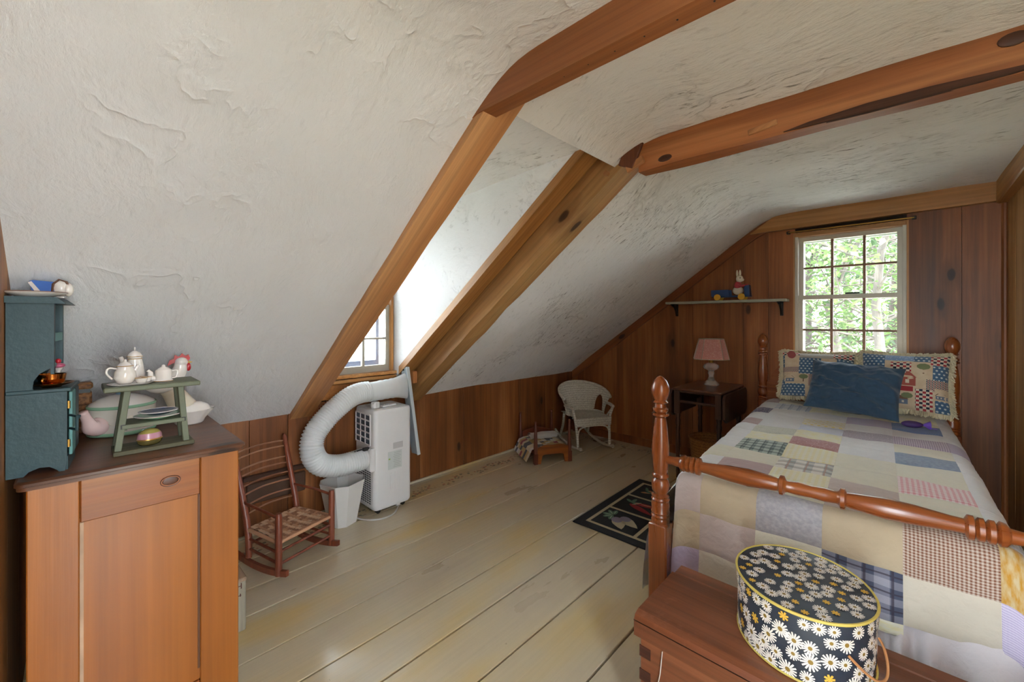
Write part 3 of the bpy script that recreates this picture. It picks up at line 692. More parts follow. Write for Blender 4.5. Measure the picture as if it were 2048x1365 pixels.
# fabrics
FB = {
 'W': fabric('white_cotton', 'plain', lin('dcdcdc')), 'C': fabric('cream_cotton', 'plain', lin('dcd8c4')), 'y': fabric('pale_yellow', 'mottle', lin('dfd9ae'), lin('dedccb'), n=6),
 'Y': fabric('yellow_check', 'gingham', lin('e0d7a6'), lin('e2dfcd'), n=9), 'P': fabric('grey_plaid', 'plaid', lin('dad6cc'), lin('8f9794'), lin('a87f6a'), n=3),
 'M': fabric('mauve_cotton', 'plain', lin('b39a97')), 'G': fabric('green_plaid', 'plaid', lin('a9b6a8'), lin('4c5f5a'), lin('2f3d3c'), n=5), 'g': fabric('sage_print', 'print', lin('c3c4b4'), lin('a6aa9b'), n=26),
 'N': fabric('navy_print', 'print', lin('5a5a83'), lin('c9c4cc'), lin('3e3f63'), n=17), 'B': fabric('blue_dot', 'dots', lin('5571a6'), lin('8299c0'), n=22), 'D': fabric('denim_blue', 'mottle', lin('73839b'), lin('8998ab'), n=14),
 'K': fabric('pink_stripe', 'gingham', lin('e6dcd8'), lin('d58a92'), n=13), 'L': fabric('lilac_cotton', 'plain', lin('b3a6bd')), 'V': fabric('purple_check', 'gingham', lin('d3c8d2'), lin('84718f'), n=24),
 'v': fabric('lilac_print', 'print', lin('a39aa6'), lin('c8c1c8'), n=30), 'R': fabric('red_print', 'print', lin('a8736f'), lin('c7a49d'), n=24), 'T': fabric('tan_cotton', 'plain', lin('c0af93')), 'H': fabric('brown_gingham', 'gingham', lin('cbbcae'), lin('80543f'), n=22),
 'Q': fabric('navy_plaid', 'plaid', lin('9a9aa6'), lin('4c5366'), lin('3a3340'), n=3), 'J': fabric('gold_mottle', 'mottle', lin('c28f34'), lin('cdbb92'), n=4), 'l': fabric('lilac_gingham', 'gingham', lin('d9d2e0'), lin('a89cc0'), n=22), 'p': fabric('pale_pink', 'plain', lin('c2b2aa')),
 'b': fabric('pale_plaid', 'plaid', lin('d9dcdf'), lin('a9b6c6'), lin('8796ad'), n=4), 'S': fabric('cream_satin', 'plain', lin('cdc4b2'), rough=.5), 'i': fabric('ice_blue', 'plain', lin('ccd2dd')), 'c': fabric('chambray_grey', 'mottle', lin('b3b0b1'), lin('a3a0a4'), n=14), 'd': fabric('dotted_cream', 'dots', lin('dedccf'), lin('dccf86'), n=6)}
quilt = thing('patchwork_quilt', 'patchwork quilt of pastel squares spread over the bed', 'quilt', (BX, BY, 0), BR)
QA, QR = .455, .075                                       # flat half width, edge radius
def quilt_pt(s, t):
    """s across the bed (arc length), t along it; t below .10 runs over the foot edge"""
    zt = .662+.05*min(1, max(0, (t-.2)/1.8))+.010*h2(s*4, t*4, 2)+.004*h2(s*13, t*13, 5)
    def drop(e, r):
        if e <= 0: return 0, 0
        if e < r*pi/2: return r*sin(e/r), -r*(1-cos(e/r))
        return r+(e-r*pi/2)*.13, -r-(e-r*pi/2)*.985
    ex, dzx = drop(abs(s)-QA, QR)
    e2 = abs(s)-QA-QR*pi/2
    if e2 > 0: ex = QR+(.15 if s < 0 else .05)*(1-exp(-e2/.18))
    ey, dzy = drop(.115-t, .05)
    x = math.copysign(min(abs(s), QA)+ex, s) if s else 0; y = max(t, .115)-ey
    z = zt+min(dzx, 0)+min(dzy, 0)
    f = max(0, -(dzx+dzy)-.1)
    if dzy < -.05: y += .016*sin(s*16+1.2)*min(1, f*4); 
    if dzx < -.05: x += math.copysign(.016*sin(t*14)*min(1, f*4), s)
    return Vector((x, y, max(z, .03)))
def patch(s0, s1, t0, t1, key, n=10):
    def f(u, v):
        s, t = s0+(s1-s0)*u, t0+(t1-t0)*v
        p = quilt_pt(s, t); e = 1e-3
        nn = (quilt_pt(s+e, t)-p).cross(quilt_pt(s, t+e)-p); nn.normalize()
        puff = (min(1, 9*u, 9*(1-u), 9*v, 9*(1-v)))**.6
        return p+nn*(.0055*puff+.0032*h2(s*9, t*34, 7))
    MB().grid(f, n, n).build('quilt_patch', FB[key], quilt, 180)
SC = [-.62, -.40, -.187, .026, .243, .457, .62]
TR = [.13, .27, .439, .629, .858, 1.033, 1.2, 1.368, 1.546, 1.744, 1.95, 2.16]
TOP = ['WWCWWWMWNWM', 'CMCGygWWWbC', 'CYPYRyidWyW', 'ppCCWWvWLCW', 'CCKCDCVWByC', 'bWWWWWLWWWW']
for i, colr in enumerate(TOP):
    for j, k in enumerate(colr): patch(SC[i], SC[i+1], TR[j], TR[j+1], k)
FT = [.13, -.06, -.215, -.37]
FOOT = ['pTL', 'TpS', 'cCS', 'TQy', 'HSS', 'Jll']
for i, colr in enumerate(FOOT):
    a, b = max(SC[i], -.515), min(SC[i+1], .515)
    for j, k in enumerate(colr):
        if j == 2 and i > 1:
            if i < 4: patch(a, b, FT[2]-.04, FT[2], k, 8)
        else: patch(a, b, FT[j+1], FT[j], k)
for sd, keys in ((-1, ['yWCW', 'CWyC', 'WyWC', 'CWCW', 'WCWy', 'yWCW', 'CWyC', 'WCWC', 'CWyW', 'WCWC']), (1, ['WiLW', 'iWWC', 'WLWC', 'WWiW', 'LWWW', 'WiWW', 'WWLW', 'WCWC', 'iWWW', 'WCWC'])):
    for j in range(11):
        for q in range(3):
            a = .62+q*.19; s0, s1 = (-(a+.19), -a) if sd < 0 else (a, a+.19)
            t0, t1 = (TR[j] if j else .118), TR[j+1]
            patch(s0, s1, t0, t1, keys[j % 10][q], 6)
# gathered bed skirt showing under the foot of the quilt
sk = thing('bed_skirt', 'white gathered bed skirt below the quilt at the foot of the bed', 'bed skirt', (BX, BY, 0), BR)
SKM = fabric('skirt_cotton', 'plain', lin('d6d0d2'))
def skf(u, v):
    x = -.50+1.0*u; w = sin(u*62+2*sin(u*17))
    k = min(1, 2.2*v)*min(1, max(0, (x+.20)/.12)); return (x, .055-.085*k-.03*w*k-.006*w*v-.02*v*k, .40-.395*v)
MB().grid(skf, 220, 10).build('ruffle', SKM, sk, 180)
def skl(u, v):
    y = .06+2.1*u; w = sin(u*110+2*sin(u*17)); return (-.50-.03*v-.015*w*v, y, .34-.335*v)
MB().grid(skl, 260, 6).build('ruffle', SKM, sk, 180)

# ------------------------------------------------------------------ pillows
def cushion(hw, hh, th, pinch=.10, wr=.0, seed=0):
    def f(u, v, side=1):
        a, b = 2*u-1, 2*v-1
        k = max(0, (1-abs(a)**3.2))*max(0, (1-abs(b)**3.2)); t = th*k**.5
        x = a*hw*(1-pinch*(1-abs(b))*.0-.06*(1-b*b)*abs(a)**3); z = b*hh*(1-.07*(1-a*a)*abs(b)**3)
        w = wr*(h2(a*2.2+seed, b*3.5+a*2, seed)+.5*h2(a*5+seed, b*8, seed))*k**.3
        return Vector((x, -side*(t+w), z))
    return f
CK = fabric('red_navy_check', 'check3', lin('a8323a'), lin('d8cbb8'), lin('2c3040'), n=14)
DOT = fabric('blue_star_dot', 'dots', lin('4d6b88'), lin('cdd3cf'), n=18)
BEI = fabric('beige_linen', 'mottle', lin('cdb696'), lin('d6c3a6'), n=8)
BLS = fabric('soft_blue_print', 'print', lin('7f9cc0'), lin('b9c5d4'), n=40)
TINY = fabric('tiny_check', 'check3', lin('8c3a3e'), lin('cdbfae'), lin('303444'), n=34)
REDP = fabric('red_band', 'plain', lin('a3363c')); GRYB = fabric('grey_beige', 'plain', lin('b5b0a6'))
PM = [BEI, CK, DOT, BLS, TINY, REDP, GRYB]
LAY_A = [(0, .0, .06, .33, .33, 2), (0, 0, 0, 0, 0, 0), (.0, .88, .28, 1, 0, 1), (.28, .84, .72, 1, 0, 6), (.72, .84, 1, 1, 0, 1), (.0, .62, .05, .88, 0, 2), (.28, .48, .56, .84, 0, 2), (.0, .50, .28, .62, 0, 4), (.0, .0, .36, .26, 0, 2), (.42, .22, .56, .48, 0, 4), (.56, .3, .78, .6, 0, 1), (.78, .55, 1, .84, 0, 2), (.6, 0, .8, .28, 0, 4), (.85, .1, 1, .5, 0, 5)]
LAY_B = [(0, .84, .30, 1, 0, 2), (.30, .84, .62, 1, 0, 3), (.62, .84, .80, 1, 0, 2), (.80, .78, 1, 1, 0, 1), (.36, .62, .60, .80, 0, 1), (.82, .52, 1, .78, 0, 2), (.74, .34, .84, .52, 0, 4), (.84, .38, 1, .52, 0, 4), (.0, .3, .62, .38, 0, 5), (.63, .0, .82, .36, 0, 1), (.83, .0, 1, .2, 0, 2), (0, .5, .3, .84, 0, 2), (0, 0, .2, .3, 0, 4)]
def lay(L):
    def f(u, v):
        k = 0
        for a, b, c, d, _, m in L:
            if a <= u < c and b <= v < d: k = m
        return k
    return f
FRI = plain('straw_fringe', lin('d6cbaa'), .9, var=.15)
PRN = [plain('print_slate', lin('6d7a8c'), .9), plain('print_brown', lin('7a5c48'), .9), plain('print_green', lin('76805a'), .9), plain('print_rust', lin('a65548'), .9), plain('print_cream', lin('d9ceb9'), .9)]
def fringed_pillow(label, cx, cy, cz, hw, hh, lean, rz, L, houses, trees, seed):
    p = thing('fringed_pillow', label, 'pillow', (cx, cy, cz), rot=(lean, 0, rz), group=None)
    f = cushion(hw, hh, .085, wr=.006, seed=seed)
    m = MB().grid(lambda u, v: f(u, v, 1), 44, 36, mi=lay(L)); m.grid(lambda u, v: f(1-u, v, -1), 20, 16); m.build('cover', PM, p, 180)
    fr = MB(); rnd = random.Random(seed); N = 760
    for k in range(N):
        q = 4*k/N; e = int(q); t = 2*(q-e)-1
        a, b, nx, nz = ((t, -1, 0, -1), (1, t, 1, 0), (-t, 1, 0, 1), (-1, -t, -1, 0))[e]
        base = f((a+1)/2, (b+1)/2); tx = rnd.gauss(0, .35)
        d = Vector((nx+(tx if nx == 0 else 0), rnd.gauss(0, .45), nz+(tx if nz == 0 else 0)-.12)).normalized(); Ln = rnd.uniform(.016, .029)
        m1 = base+d*Ln*.55+Vector((0, -.004, .006)); m2 = base+d*Ln+Vector((rnd.gauss(0, .004), rnd.gauss(0, .004), -.006))
        fr.tube([base-d*.004, m1, m2], [.0048, .0056, .0040], 4)
    tag(fr.build('fringe', FRI, p, 60), kind='stuff')
    pr = MB()
    def quad(u0, v0, u1, v1, mi, n=3, dy=.0012):
        pr.grid(lambda a, b: f(u0+(u1-u0)*a, v0+(v1-v0)*b)+Vector((0, -dy, 0)), n, n, mi=mi)
    def tri(P, mi, dy=.0014): pr.add([f(*q)+Vector((0, -dy, 0)) for q in P], [tuple(range(len(P)))], mi)
    for u, v, w, c in houses:
        quad(u, v, u+w, v+w*.42, c); tri([(u-.01, v+w*.42), (u+w+.01, v+w*.42), (u+w*.8, v+w*.72), (u+w*.15, v+w*.72)], 1 if c == 0 else 3)
        for k in range(3): quad(u+w*(.12+.28*k), v+w*.12, u+w*(.24+.28*k), v+w*.3, 4, 1, .002)
    for u, v, w in trees:
        quad(u-w*.06, v, u+w*.06, v+w*.6, 1, 1); tri([(u+w*.5*cos(a*.7), v+w*.85+w*.38*sin(a*.7)) for a in range(9)], 2)
    tag(pr.build('print', PRN, p), kind='stuff')
    return p
fringed_pillow('fringed patchwork pillow with an apple print against the headboard', -.50, 3.87, .935, .228, .18, radians(-20), radians(3), LAY_A, [(.03, .29, .18, 0), (.6, .62, .15, 0)], [(.34, .30, .13)], 3)
fringed_pillow('fringed patchwork pillow with barn and house prints beside the right bedpost', -.02, 3.83, .94, .222, .195, radians(-20), radians(-3), LAY_B, [(.30, .40, .34, 3), (.36, .08, .2, 0), (.85, .22, .13, 0)], [(.72, .62, .15), (.55, .12, .13)], 9)
ap_ = [o for o in bpy.data.objects if o.name.startswith('print')][0]
m = MB().add([Vector((-.235+.47*.17+.028*cos(a), -.072, -.0+.14+.03*sin(a)-.004*abs(cos(a*.5)))) for a in [k*.42 for k in range(15)]], [tuple(range(15))]).build('apple_print', plain('apple_red', lin('9a4f50'), .9), ap_.parent)
bp_ = thing('blue_pillow', 'dark blue corduroy throw pillow lying against the fringed pillows', 'pillow', (-.265, 3.555, .905), rot=(radians(-33), radians(3), radians(-4)))
f = cushion(.245, .185, .075, wr=.04, seed=4)
CORD = fabric('blue_corduroy', 'stripe', lin('344b5f'), lin('3c556b'), n=70)
MB().grid(lambda u, v: f(u, v, 1), 56, 44).grid(lambda u, v: f(1-u, v, -1), 30, 24).build('cover', CORD, bp_, 180)
sc = thing('lavender_sachet', 'small purple sachet with a ribbon on the quilt by the right pillow', 'sachet', (.02, 3.44, .722), radians(10))
MB().ell((0, 0, .014), (.05, .026, .02), 14, 8).build('bag', plain('purple_satin', lin('4b3370'), .5), sc, 180)
MB().lathe([(.006, 0), (.02, .02), (.026, .03)], (0, 0, 0), 10, M=Matrix.Translation((.048, 0, .016)) @ Matrix.Rotation(pi/2, 4, 'Y')).tube([(.055, 0, .016), (.08, -.02, .004), (.10, -.03, .002)], .003, 5).build('ribbon', plain('violet_ribbon', lin('6f4fb0'), .4), sc, 60)

# ------------------------------------------------------------------ chest and hatbox
CZ = .42
ch = thing('blanket_chest', 'mahogany-stained wooden blanket chest at the foot of the bed', 'chest', (-.635, 1.232, 0))
cw, cd = 1.05, .37
MB().box((.015, .012, .03), (cw, cd, CZ-.075), .004).build('body', CHESTW, ch)
MB().box((.0, .0, 0), (cw, cd, .06), .006).build('base', CHESTW, ch)
lid = MB().prism([(0, CZ-.07), (0, CZ-.022), (.008, CZ-.006), (.03, CZ), (.30, CZ), (.30, CZ-.07)], 0, cw, 'yz')
lo = lid.build('lid', CHESTW, ch)
MB().box((.004, .305, CZ-.075), (cw, cd, CZ-.001), .005).build('hinge_strip', CHESTW, ch)
MB().box((-.001, .0, CZ-.024), (cw, .301, CZ-.021)).build('lid_seam', DARKGAP, lo)
for k in range(4): MB().box((.0135, .0105, .06+k*.075), (.05, .014, .095+k*.075)).build('dovetail', wood('dark_dovetail', lin('2e1710'), lin('46241a'), lin('5a3122'), 0, 9, .5, 0, .05), ch)
MB().tube([(.09, .008, CZ-.08), (.085, .004, .27), (.075, .004, .22), (.07, .006, .205)], .0015, 5).ell((.068, .004, .2), (.008, .006, .012), 8, 6).build('string_tie', plain('white_string', lin('cfcac0'), .8), ch)
MB().box((.37, .008, .22), (.50, .013, CZ-.085)).build('paper_label', plain('cream_label', lin('d8cdb8'), .8), ch)

hx = thing('hat_box', 'oval hatbox papered with white daisies on a navy ground', 'hatbox', (-.225, 1.468, CZ+.001), radians(23))
HA, HB, HH = .168, .186, .178
NAVY = plain('navy_paper', lin('2b3440'), .42, var=.3)
YRIM = plain('yellow_rim', lin('c9b45a'), .6, var=.1)
MB().lathe([(.001, 0), (.97, 0), (.975, .004), (.975, HH-.03), (.001, HH-.03)], (0, 0, 0), 64, HA, HB).build('box_body', NAVY, hx, 60)
lidh = MB().lathe([(.001, HH-.001), (.995, HH-.001), (1.0, HH-.004), (1.0, HH-.04), (.985, HH-.04)], (0, 0, 0), 64, HA, HB).build('lid', NAVY, hx, 60)
MB().tube([(HA*.998*cos(a), HB*.998*sin(a), HH-.002) for a in [2*pi*k/64 for k in range(64)]], .0038, 6, closed=True).build('rim', YRIM, lidh, 60)
MB().tube([(HA*.98*cos(a), HB*.98*sin(a), .004) for a in [2*pi*k/64 for k in range(64)]], .003, 6, closed=True).build('rim', YRIM, hx, 60)
DM = [plain('daisy_white', lin('e4ddd2'), .6, var=.08), plain('daisy_eye', lin('8a6f2e'), .6), plain('daisy_gold', lin('d6a83c'), .6)]
def flower(mb, P, r, rot, gold, seed):
    """P maps local paper coordinates to the surface"""
    n = 7 if gold else 15; vs = [P(0, 0, .0008)]; fs = []
    for k in range(n):
        a = rot+2*pi*k/n; q = r*(1+.18*h2(k*1.7, seed))
        for da, rr in ((-.42, .55), (-.22, .97), (.22, .97), (.42, .55)): vs.append(P(q*rr*cos(a+da*2*pi/n), q*rr*sin(a+da*2*pi/n), .0008))
        b = 1+4*k; fs.append((0, b, b+1, b+2, b+3))
    mb.add(vs, fs, 2 if gold else 0)
    mb.add([P(r*.27*cos(k), r*.27*sin(k), .0014) for k in [2*pi*j/8 for j in range(8)]], [tuple(range(8))], 1 if not gold else 2)
def scatter(area, n, rmin, rnd):
    pts = []; tries = 0
    while len(pts) < n and tries < 9000:
        tries += 1; p = area(rnd)
        if all((p[0]-q[0])**2+(p[1]-q[1])**2 > rmin**2 for q in pts): pts.append(p)
    return pts
rnd = random.Random(5)
def disk(r):
    while 1:
        x, y = r.uniform(-1, 1), r.uniform(-1, 1)
        if x*x/.92+y*y/.92 < .90: return (x*HA, y*HB)
tp = MB()
for k, (x, y) in enumerate(scatter(disk, 78, .030, rnd)):
    flower(tp, lambda a, b, c, x=x, y=y: Vector((x+a, y+b, HH+c)), rnd.uniform(.0145, .0185) if k % 4 else .010, rnd.uniform(0, 6), k % 4 == 0, k)
tag(tp.build('daisy_print', DM, lidh), kind='stuff')
per = [(HA*cos(a), HB*sin(a)) for a in [2*pi*k/256 for k in range(257)]]; arc = [0]
for k in range(256): arc.append(arc[-1]+hypot(per[k+1][0]-per[k][0], per[k+1][1]-per[k][1]))
def wrap(s):
    s %= arc[-1]; lo, hi = 0, 256
    while hi-lo > 1:
        mid = (lo+hi)//2
        if arc[mid] <= s: lo = mid
        else: hi = mid
    t = (s-arc[lo])/(arc[hi]-arc[lo]); a = 2*pi*(lo+t)/256
    return Vector((HA*cos(a), HB*sin(a), 0)), Vector((cos(a)/HA, sin(a)/HB, 0)).normalized()
sd = MB(); sl = MB()
for k, (s_, z_) in enumerate(scatter(lambda r: (r.uniform(0, arc[-1]), r.uniform(.012, HH-.052)), 150, .033, rnd)):
    def P(a, b, c, s_=s_, z_=z_):
        p, n = wrap(s_+a); return p*.977+n*c+Vector((0, 0, min(HH-.041, max(.004, z_+b))))
    flower(sd, P, rnd.uniform(.017, .024) if k % 6 else .013, rnd.uniform(0, 6), k % 6 == 0, k)
tag(sd.build('daisy_print', DM, hx), kind='stuff')
for k, (s_, z_) in enumerate(scatter(lambda r: (r.uniform(0, arc[-1]), HH-.021), 60, .03, rnd)):
    def P(a, b, c, s_=s_, z_=z_):
        p, n = wrap(s_+a); return p*1.002+n*c+Vector((0, 0, min(HH-.005, max(HH-.039, z_+b))))
    flower(sl, P, rnd.uniform(.015, .019) if k % 4 else .012, rnd.uniform(0, 6), k % 4 == 0, k)
tag(sl.build('daisy_print', DM, lidh), kind='stuff')
cdp = []
for k in range(25):
    t = k/24; s_ = arc[-1]*(.80+.13*t); p, n = wrap(s_); cdp.append(p*.977+n*(.003+.028*sin(pi*t)**.7)+Vector((0, 0, HH*.56-.055*sin(pi*t))))
MB().tube(cdp, .0032, 6).build('cord_handle', plain('tan_cord', lin('b07a4c'), .8), hx, 60)

# ------------------------------------------------------------------ hooked rug
ru = thing('hooked_rug', 'black hooked rug with vegetable pictures on the floor beside the bed', 'rug', (-1.63, 2.296, .0005), radians(1.2))
RW, RL = 1.45, 1.0
WB = plain('black_wool', lin('1f2227'), .95, bump=.5, bscale=160); WC = plain('cream_wool', lin('b8a98a'), .95, bump=.5, bscale=160)
MB().box((0, 0, 0), (RW, RL, .008), .003).build('rug_body', WB, ru)
def strip(x0, y0, x1, y1): return MB().box((x0, y0, .0075), (x1, y1, .0092)).build('rug_band', WC, ru)
px_ = [.075, .405, .735, 1.065, 1.375]; py_ = [.075, .36, .645, .925]; bw = .022
for x in px_: strip(x-bw/2, py_[0]-bw/2, x+bw/2, py_[-1]+bw/2)
for y in py_:
    for i in range(4): strip(px_[i]+bw/2, y-bw/2, px_[i+1]-bw/2, y+bw/2)
WOOLS = {k: plain('wool_'+k, lin(v), .95, bump=.5, bscale=160) for k, v in dict(green='5f7d68', pale='a9b7a0', mauve='8f8799', bone='bdb295', red='9c2f36', peach='c08a68').items()}
def motif(x, y, kind):
    def bl(cx, cy, rx, ry, a=0, n=14, w=None, pt=0):
        out = []
        for k in range(n):
            t = 2*pi*k/n; q = 1+pt*max(0, cos(t))**6; u, v = rx*cos(t)*q, ry*sin(t)
            out.append((x+cx+u*cos(a)-v*sin(a), y+cy+u*sin(a)+v*cos(a)))
        return out
    def add(poly, c, z): MB().prism(poly, .0078, z, 'xy').build('rug_motif', WOOLS[c], ru)
    if kind == 0:   # turnips
        for a in (.5, 1.3, 2.2, 2.9, 3.7): add(bl(.085+.035*cos(a+1.2), .185+.04*sin(a+1.2), .036, .016, a+1.2), 'green', .0094); add(bl(.085+.035*cos(a+1.2), .185+.04*sin(a+1.2), .026, .003, a+1.2), 'pale', .0098)
        add(bl(.20, .16, .055, .045, -.4, pt=.9), 'bone', .0096); add(bl(.165, .115, .055, .045, -.9, pt=.7), 'bone', .0096)
        add(bl(.18, .18, .038, .035, -.4), 'mauve', .0100); add(bl(.14, .135, .04, .036, -.9), 'mauve', .0100)
    elif kind == 1: # peppers
        for a in (.4, 1.5, 2.6): add(bl(.09+.03*cos(a), .16+.05*sin(a), .032, .013, a), 'green', .0094)
        add(bl(.19, .18, .075, .024, .1, pt=.5), 'red', .0096); add(bl(.17, .11, .085, .026, -.35, pt=.5), 'red', .0096); add(bl(.2, .185, .045, .006, .1), 'peach', .0099); add(bl(.13, .17, .04, .006, 1.), 'bone', .0098)
    else:           # roots
        for k in range(5): add(bl(.10+.035*k, .12+.03*(k % 2)+.012*k, .045, .013, .5-.5*k, pt=.6), 'peach', .0094+.0002*k)
        for k in range(3): add(bl(.07+.02*k, .19-.03*k, .028, .010, 2.2+.5*k), 'green', .0095)
for i in range(3):
    for j in range(3): motif(px_[i], py_[j], (j+i*2) % 3)
# ------------------------------------------------------------------ bedside table, lamp, basket
TZ = .776; tx0, tx1, ty0, ty1 = -1.468, -1.066, 3.53, 4.15
tb = thing('drop_leaf_table', 'small dark oak drop-leaf table beside the bed', 'table', ((tx0+tx1)/2, (ty0+ty1)/2, 0))
w2, d2 = (tx1-tx0)/2, (ty1-ty0)/2
MB().box((-w2, -d2, TZ-.02), (w2, d2, TZ), .007).build('table_top', wood('oak_top', lin('3a2115'), lin('5a3623'), lin('74482f'), 1, 8, .3, .1, .1, .4), tb)
for s in (-1, 1):
    y = [(-d2+.03, TZ-.02), (d2-.03, TZ-.02), (d2, TZ-.05), (d2, TZ-.21), (d2-.05, TZ-.245), (-d2+.05, TZ-.245), (-d2, TZ-.21), (-d2, TZ-.05)]
    MB().prism(y, s*(w2+.004), s*(w2+.022), 'yz').build('drop_leaf', DARKW, tb)
lp = [(.015, 0), (.013, .03), (.017, .06), (.013, .10), (.0165, .2), (.019, .33), (.0165, .40), (.019, .43), (.015, .44), (.021, .465), (.0205, .50), (.016, .515), (.02, .53), (.021, .56)]
for sx in (-1, 1):
    for sy in (-1, 1):
        x, yy = sx*(w2-.035), sy*(d2-.045)
        MB().lathe(lp, (x, yy, 0), 14).box((x-.024, yy-.024, .555), (x+.024, yy+.024, TZ-.02), .002).build('leg', DARKW, tb, 40)
for sx in (-1, 1): MB().box((sx*(w2-.035)-.009, -d2+.06, TZ-.15), (sx*(w2-.035)+.009, d2-.06, TZ-.02)).build('side_apron', DARKW, tb)
MB().box((-w2+.06, -d2+.03, TZ-.038), (w2-.06, -d2+.055, TZ-.02), .002).build('front_rail', DARKW, tb)
MB().box((-w2+.06, -d2+.03, TZ-.125), (w2-.06, -d2+.055, TZ-.105), .002).build('front_rail', DARKW, tb)
MB().box((-w2+.06, d2-.055, TZ-.125), (w2-.06, d2-.035, TZ-.02)).build('back_apron', DARKW, tb)
lm = thing('table_lamp', 'pressed-glass lamp with a pink six-panel shade on the oak table', 'lamp', (-1.272, 3.915, TZ+.001), radians(24))
CRY = newmat('pressed_glass', .06)[0]; bb = CRY.node_tree.nodes['Principled BSDF']; bb.inputs['Transmission Weight'].default_value = .82; bb.inputs['IOR'].default_value = 1.45; bb.inputs['Base Color'].default_value = (.95, .95, .92, 1)
MB().lathe([(.002, 0), (.062, 0), (.064, .008), (.05, .02), (.042, .034), (.03, .045), (.022, .07), (.02, .09), (.028, .105), (.022, .118), (.026, .13), (.05, .142), (.062, .16), (.056, .182), (.034, .195), (.018, .2), (.002, .2)], (0, 0, 0), 32, fn=lambda a, z: 1+.05*cos(8*a)).build('glass_base', CRY, lm, 60)
MB().lathe([(.02, .2), (.02, .225), (.014, .23), (.014, .255), (.002, .256)], (0, 0, 0), 14).build('socket', BRASS, lm, 40)
def shade_poly(k, z):    # long octagon-ish panel shade
    a, b, c = .142*k, .105*k, .055*k
    return [Vector((-a, -b+c, z)), Vector((-a+c, -b, z)), Vector((a-c, -b, z)), Vector((a, -b+c, z)), Vector((a, b-c, z)), Vector((a-c, b, z)), Vector((-a+c, b, z)), Vector((-a, b-c, z))]
PINK = fabric('pink_shade', 'print', lin('c98a80'), lin('dcb6a6'), n=60); PB = plain('sage_binding', lin('a59f8c'), .8)
z0, z1 = .232, .412; r0, r1 = shade_poly(1, z0), shade_poly(.70, z1)
sh = MB().ringloft([r0, r1], True, False, uv=True).ringloft([[v*.985 for v in shade_poly(1, z0)], [Vector((v.x*.985, v.y*.985, v.z)) for v in r1]], True, False).build('lamp_shade', PINK, lm)
bn = MB(); bn.tube(r0, .0032, 6, closed=True); bn.tube(r1, .0032, 6, closed=True)
for a, b in zip(r0, r1): bn.cyl(a, b, .0028, n=6)
bn.build('shade_binding', PB, sh, 60)
MB().tube([(0, 0, .25), (0, 0, .40)], .004, 6).bar((-.095, 0, .405), (.095, 0, .405), .004, .004).build('harp', BRASS, lm)
def basket(name, label, loc, r0, r1, h, mat, rows=14, n=36):
    t = thing(name, label, 'basket', loc); m = MB(); rg = []
    for k in range(rows*2+1):
        f = k/(rows*2); r = (r0+(r1-r0)*f**.8)
        rg.append([Vector(((r+.004*(1 if (j+(k//2)) % 2 else -1)*(k % 2))*cos(2*pi*j/n), (r+.004*(1 if (j+(k//2)) % 2 else -1)*(k % 2))*sin(2*pi*j/n), h*f)) for j in range(n)])
    m.ringloft(rg, True, False).lathe([(.001, .004), (r0, .004)], n=n); m.build('weave', mat, t, 60)
    MB().tube([(r1*cos(2*pi*k/n), r1*sin(2*pi*k/n), h) for k in range(n)], .009, 6, closed=True).build('rim', mat, t, 60)
    return t
basket('floor_basket', 'round tan wicker basket on the floor under the oak table', (-1.245, 3.80, 0), .13, .165, .33, WICKT)

# ------------------------------------------------------------------ wall shelf with pull toy
shf = thing('wall_shelf', 'narrow grey-green painted shelf on black brackets', 'shelf', (-1.24, YG, 1.515))
MB().box((-.51, -.15, 0), (.51, -.002, .022), .003).build('shelf_board', SHELFP, shf)
for x in (-.45, .455):
    MB().box((x-.012, -.012, -.12), (x+.012, -.0015, -.001)).box((x-.012, -.14, -.010), (x+.012, -.0015, -.001)).tube([(x, -.012, -.11), (x, -.03, -.06), (x, -.07, -.025), (x, -.125, -.009)], .011, 6).build('bracket', IRON, shf, 60)
ty = thing('pull_toy', 'wooden rabbit riding a blue cart with yellow wheels on the shelf', 'toy', (-1.15, 4.105, 1.5375), 0)
MB().box((-.165, -.04, .028), (.15, .04, .04), .003).prism([(-.172, .04), (-.165, .095), (-.02, .095), (-.015, .04)], -.042, -.034, 'xz').prism([(-.172, .04), (-.165, .095), (-.02, .095), (-.015, .04)], .034, .042, 'xz').box((-.172, -.04, .04), (-.162, .04, .095)).build('cart', TOYBLUE, ty)
MB().prism([(.105, .04), (.10, .11), (.115, .135), (.14, .13), (.148, .04)], -.03, .03, 'xz').build('engine', TOYBLUE, ty)
for x, r in ((-.115, .028), (.085, .028)):
    for s in (-1, 1): MB().cyl((x, s*.042, r), (x, s*.054, r), r, n=18).cyl((x, s*.054, r), (x, s*.058, r), r*.35, n=10).build('wheel', TOYYEL, ty, 40)
rb = MB().ell((.045, -.0, .085), (.045, .022, .038)).build('rabbit_body', TOYWHITE, ty, 180)
MB().ell((.045, 0, .13), (.032, .023, .038)).tube([(.05, -.02, .14), (.08, -.026, .125), (.115, -.02, .128)], [.012, .01, .008], 7).build('jacket', TOYRED, rb, 180)
MB().ell((.058, 0, .19), (.030, .022, .034)).ell((.078, 0, .18), (.018, .015, .016)).build('head', TOYWHITE, rb, 180)
for dx in (-.012, .012): MB().ell((.05+dx, 0, .238), (.0095, .007, .034), 10, 8).build('ear', TOYWHITE, rb, 180)
MB().ell((.068, -.021, .197), (.004, .003, .006), 8, 6).build('eye', BLACKP, rb)
MB().cyl((.11, -.03, .13), (.135, -.03, .133), .005).build('handlebar', TOYRED, ty)

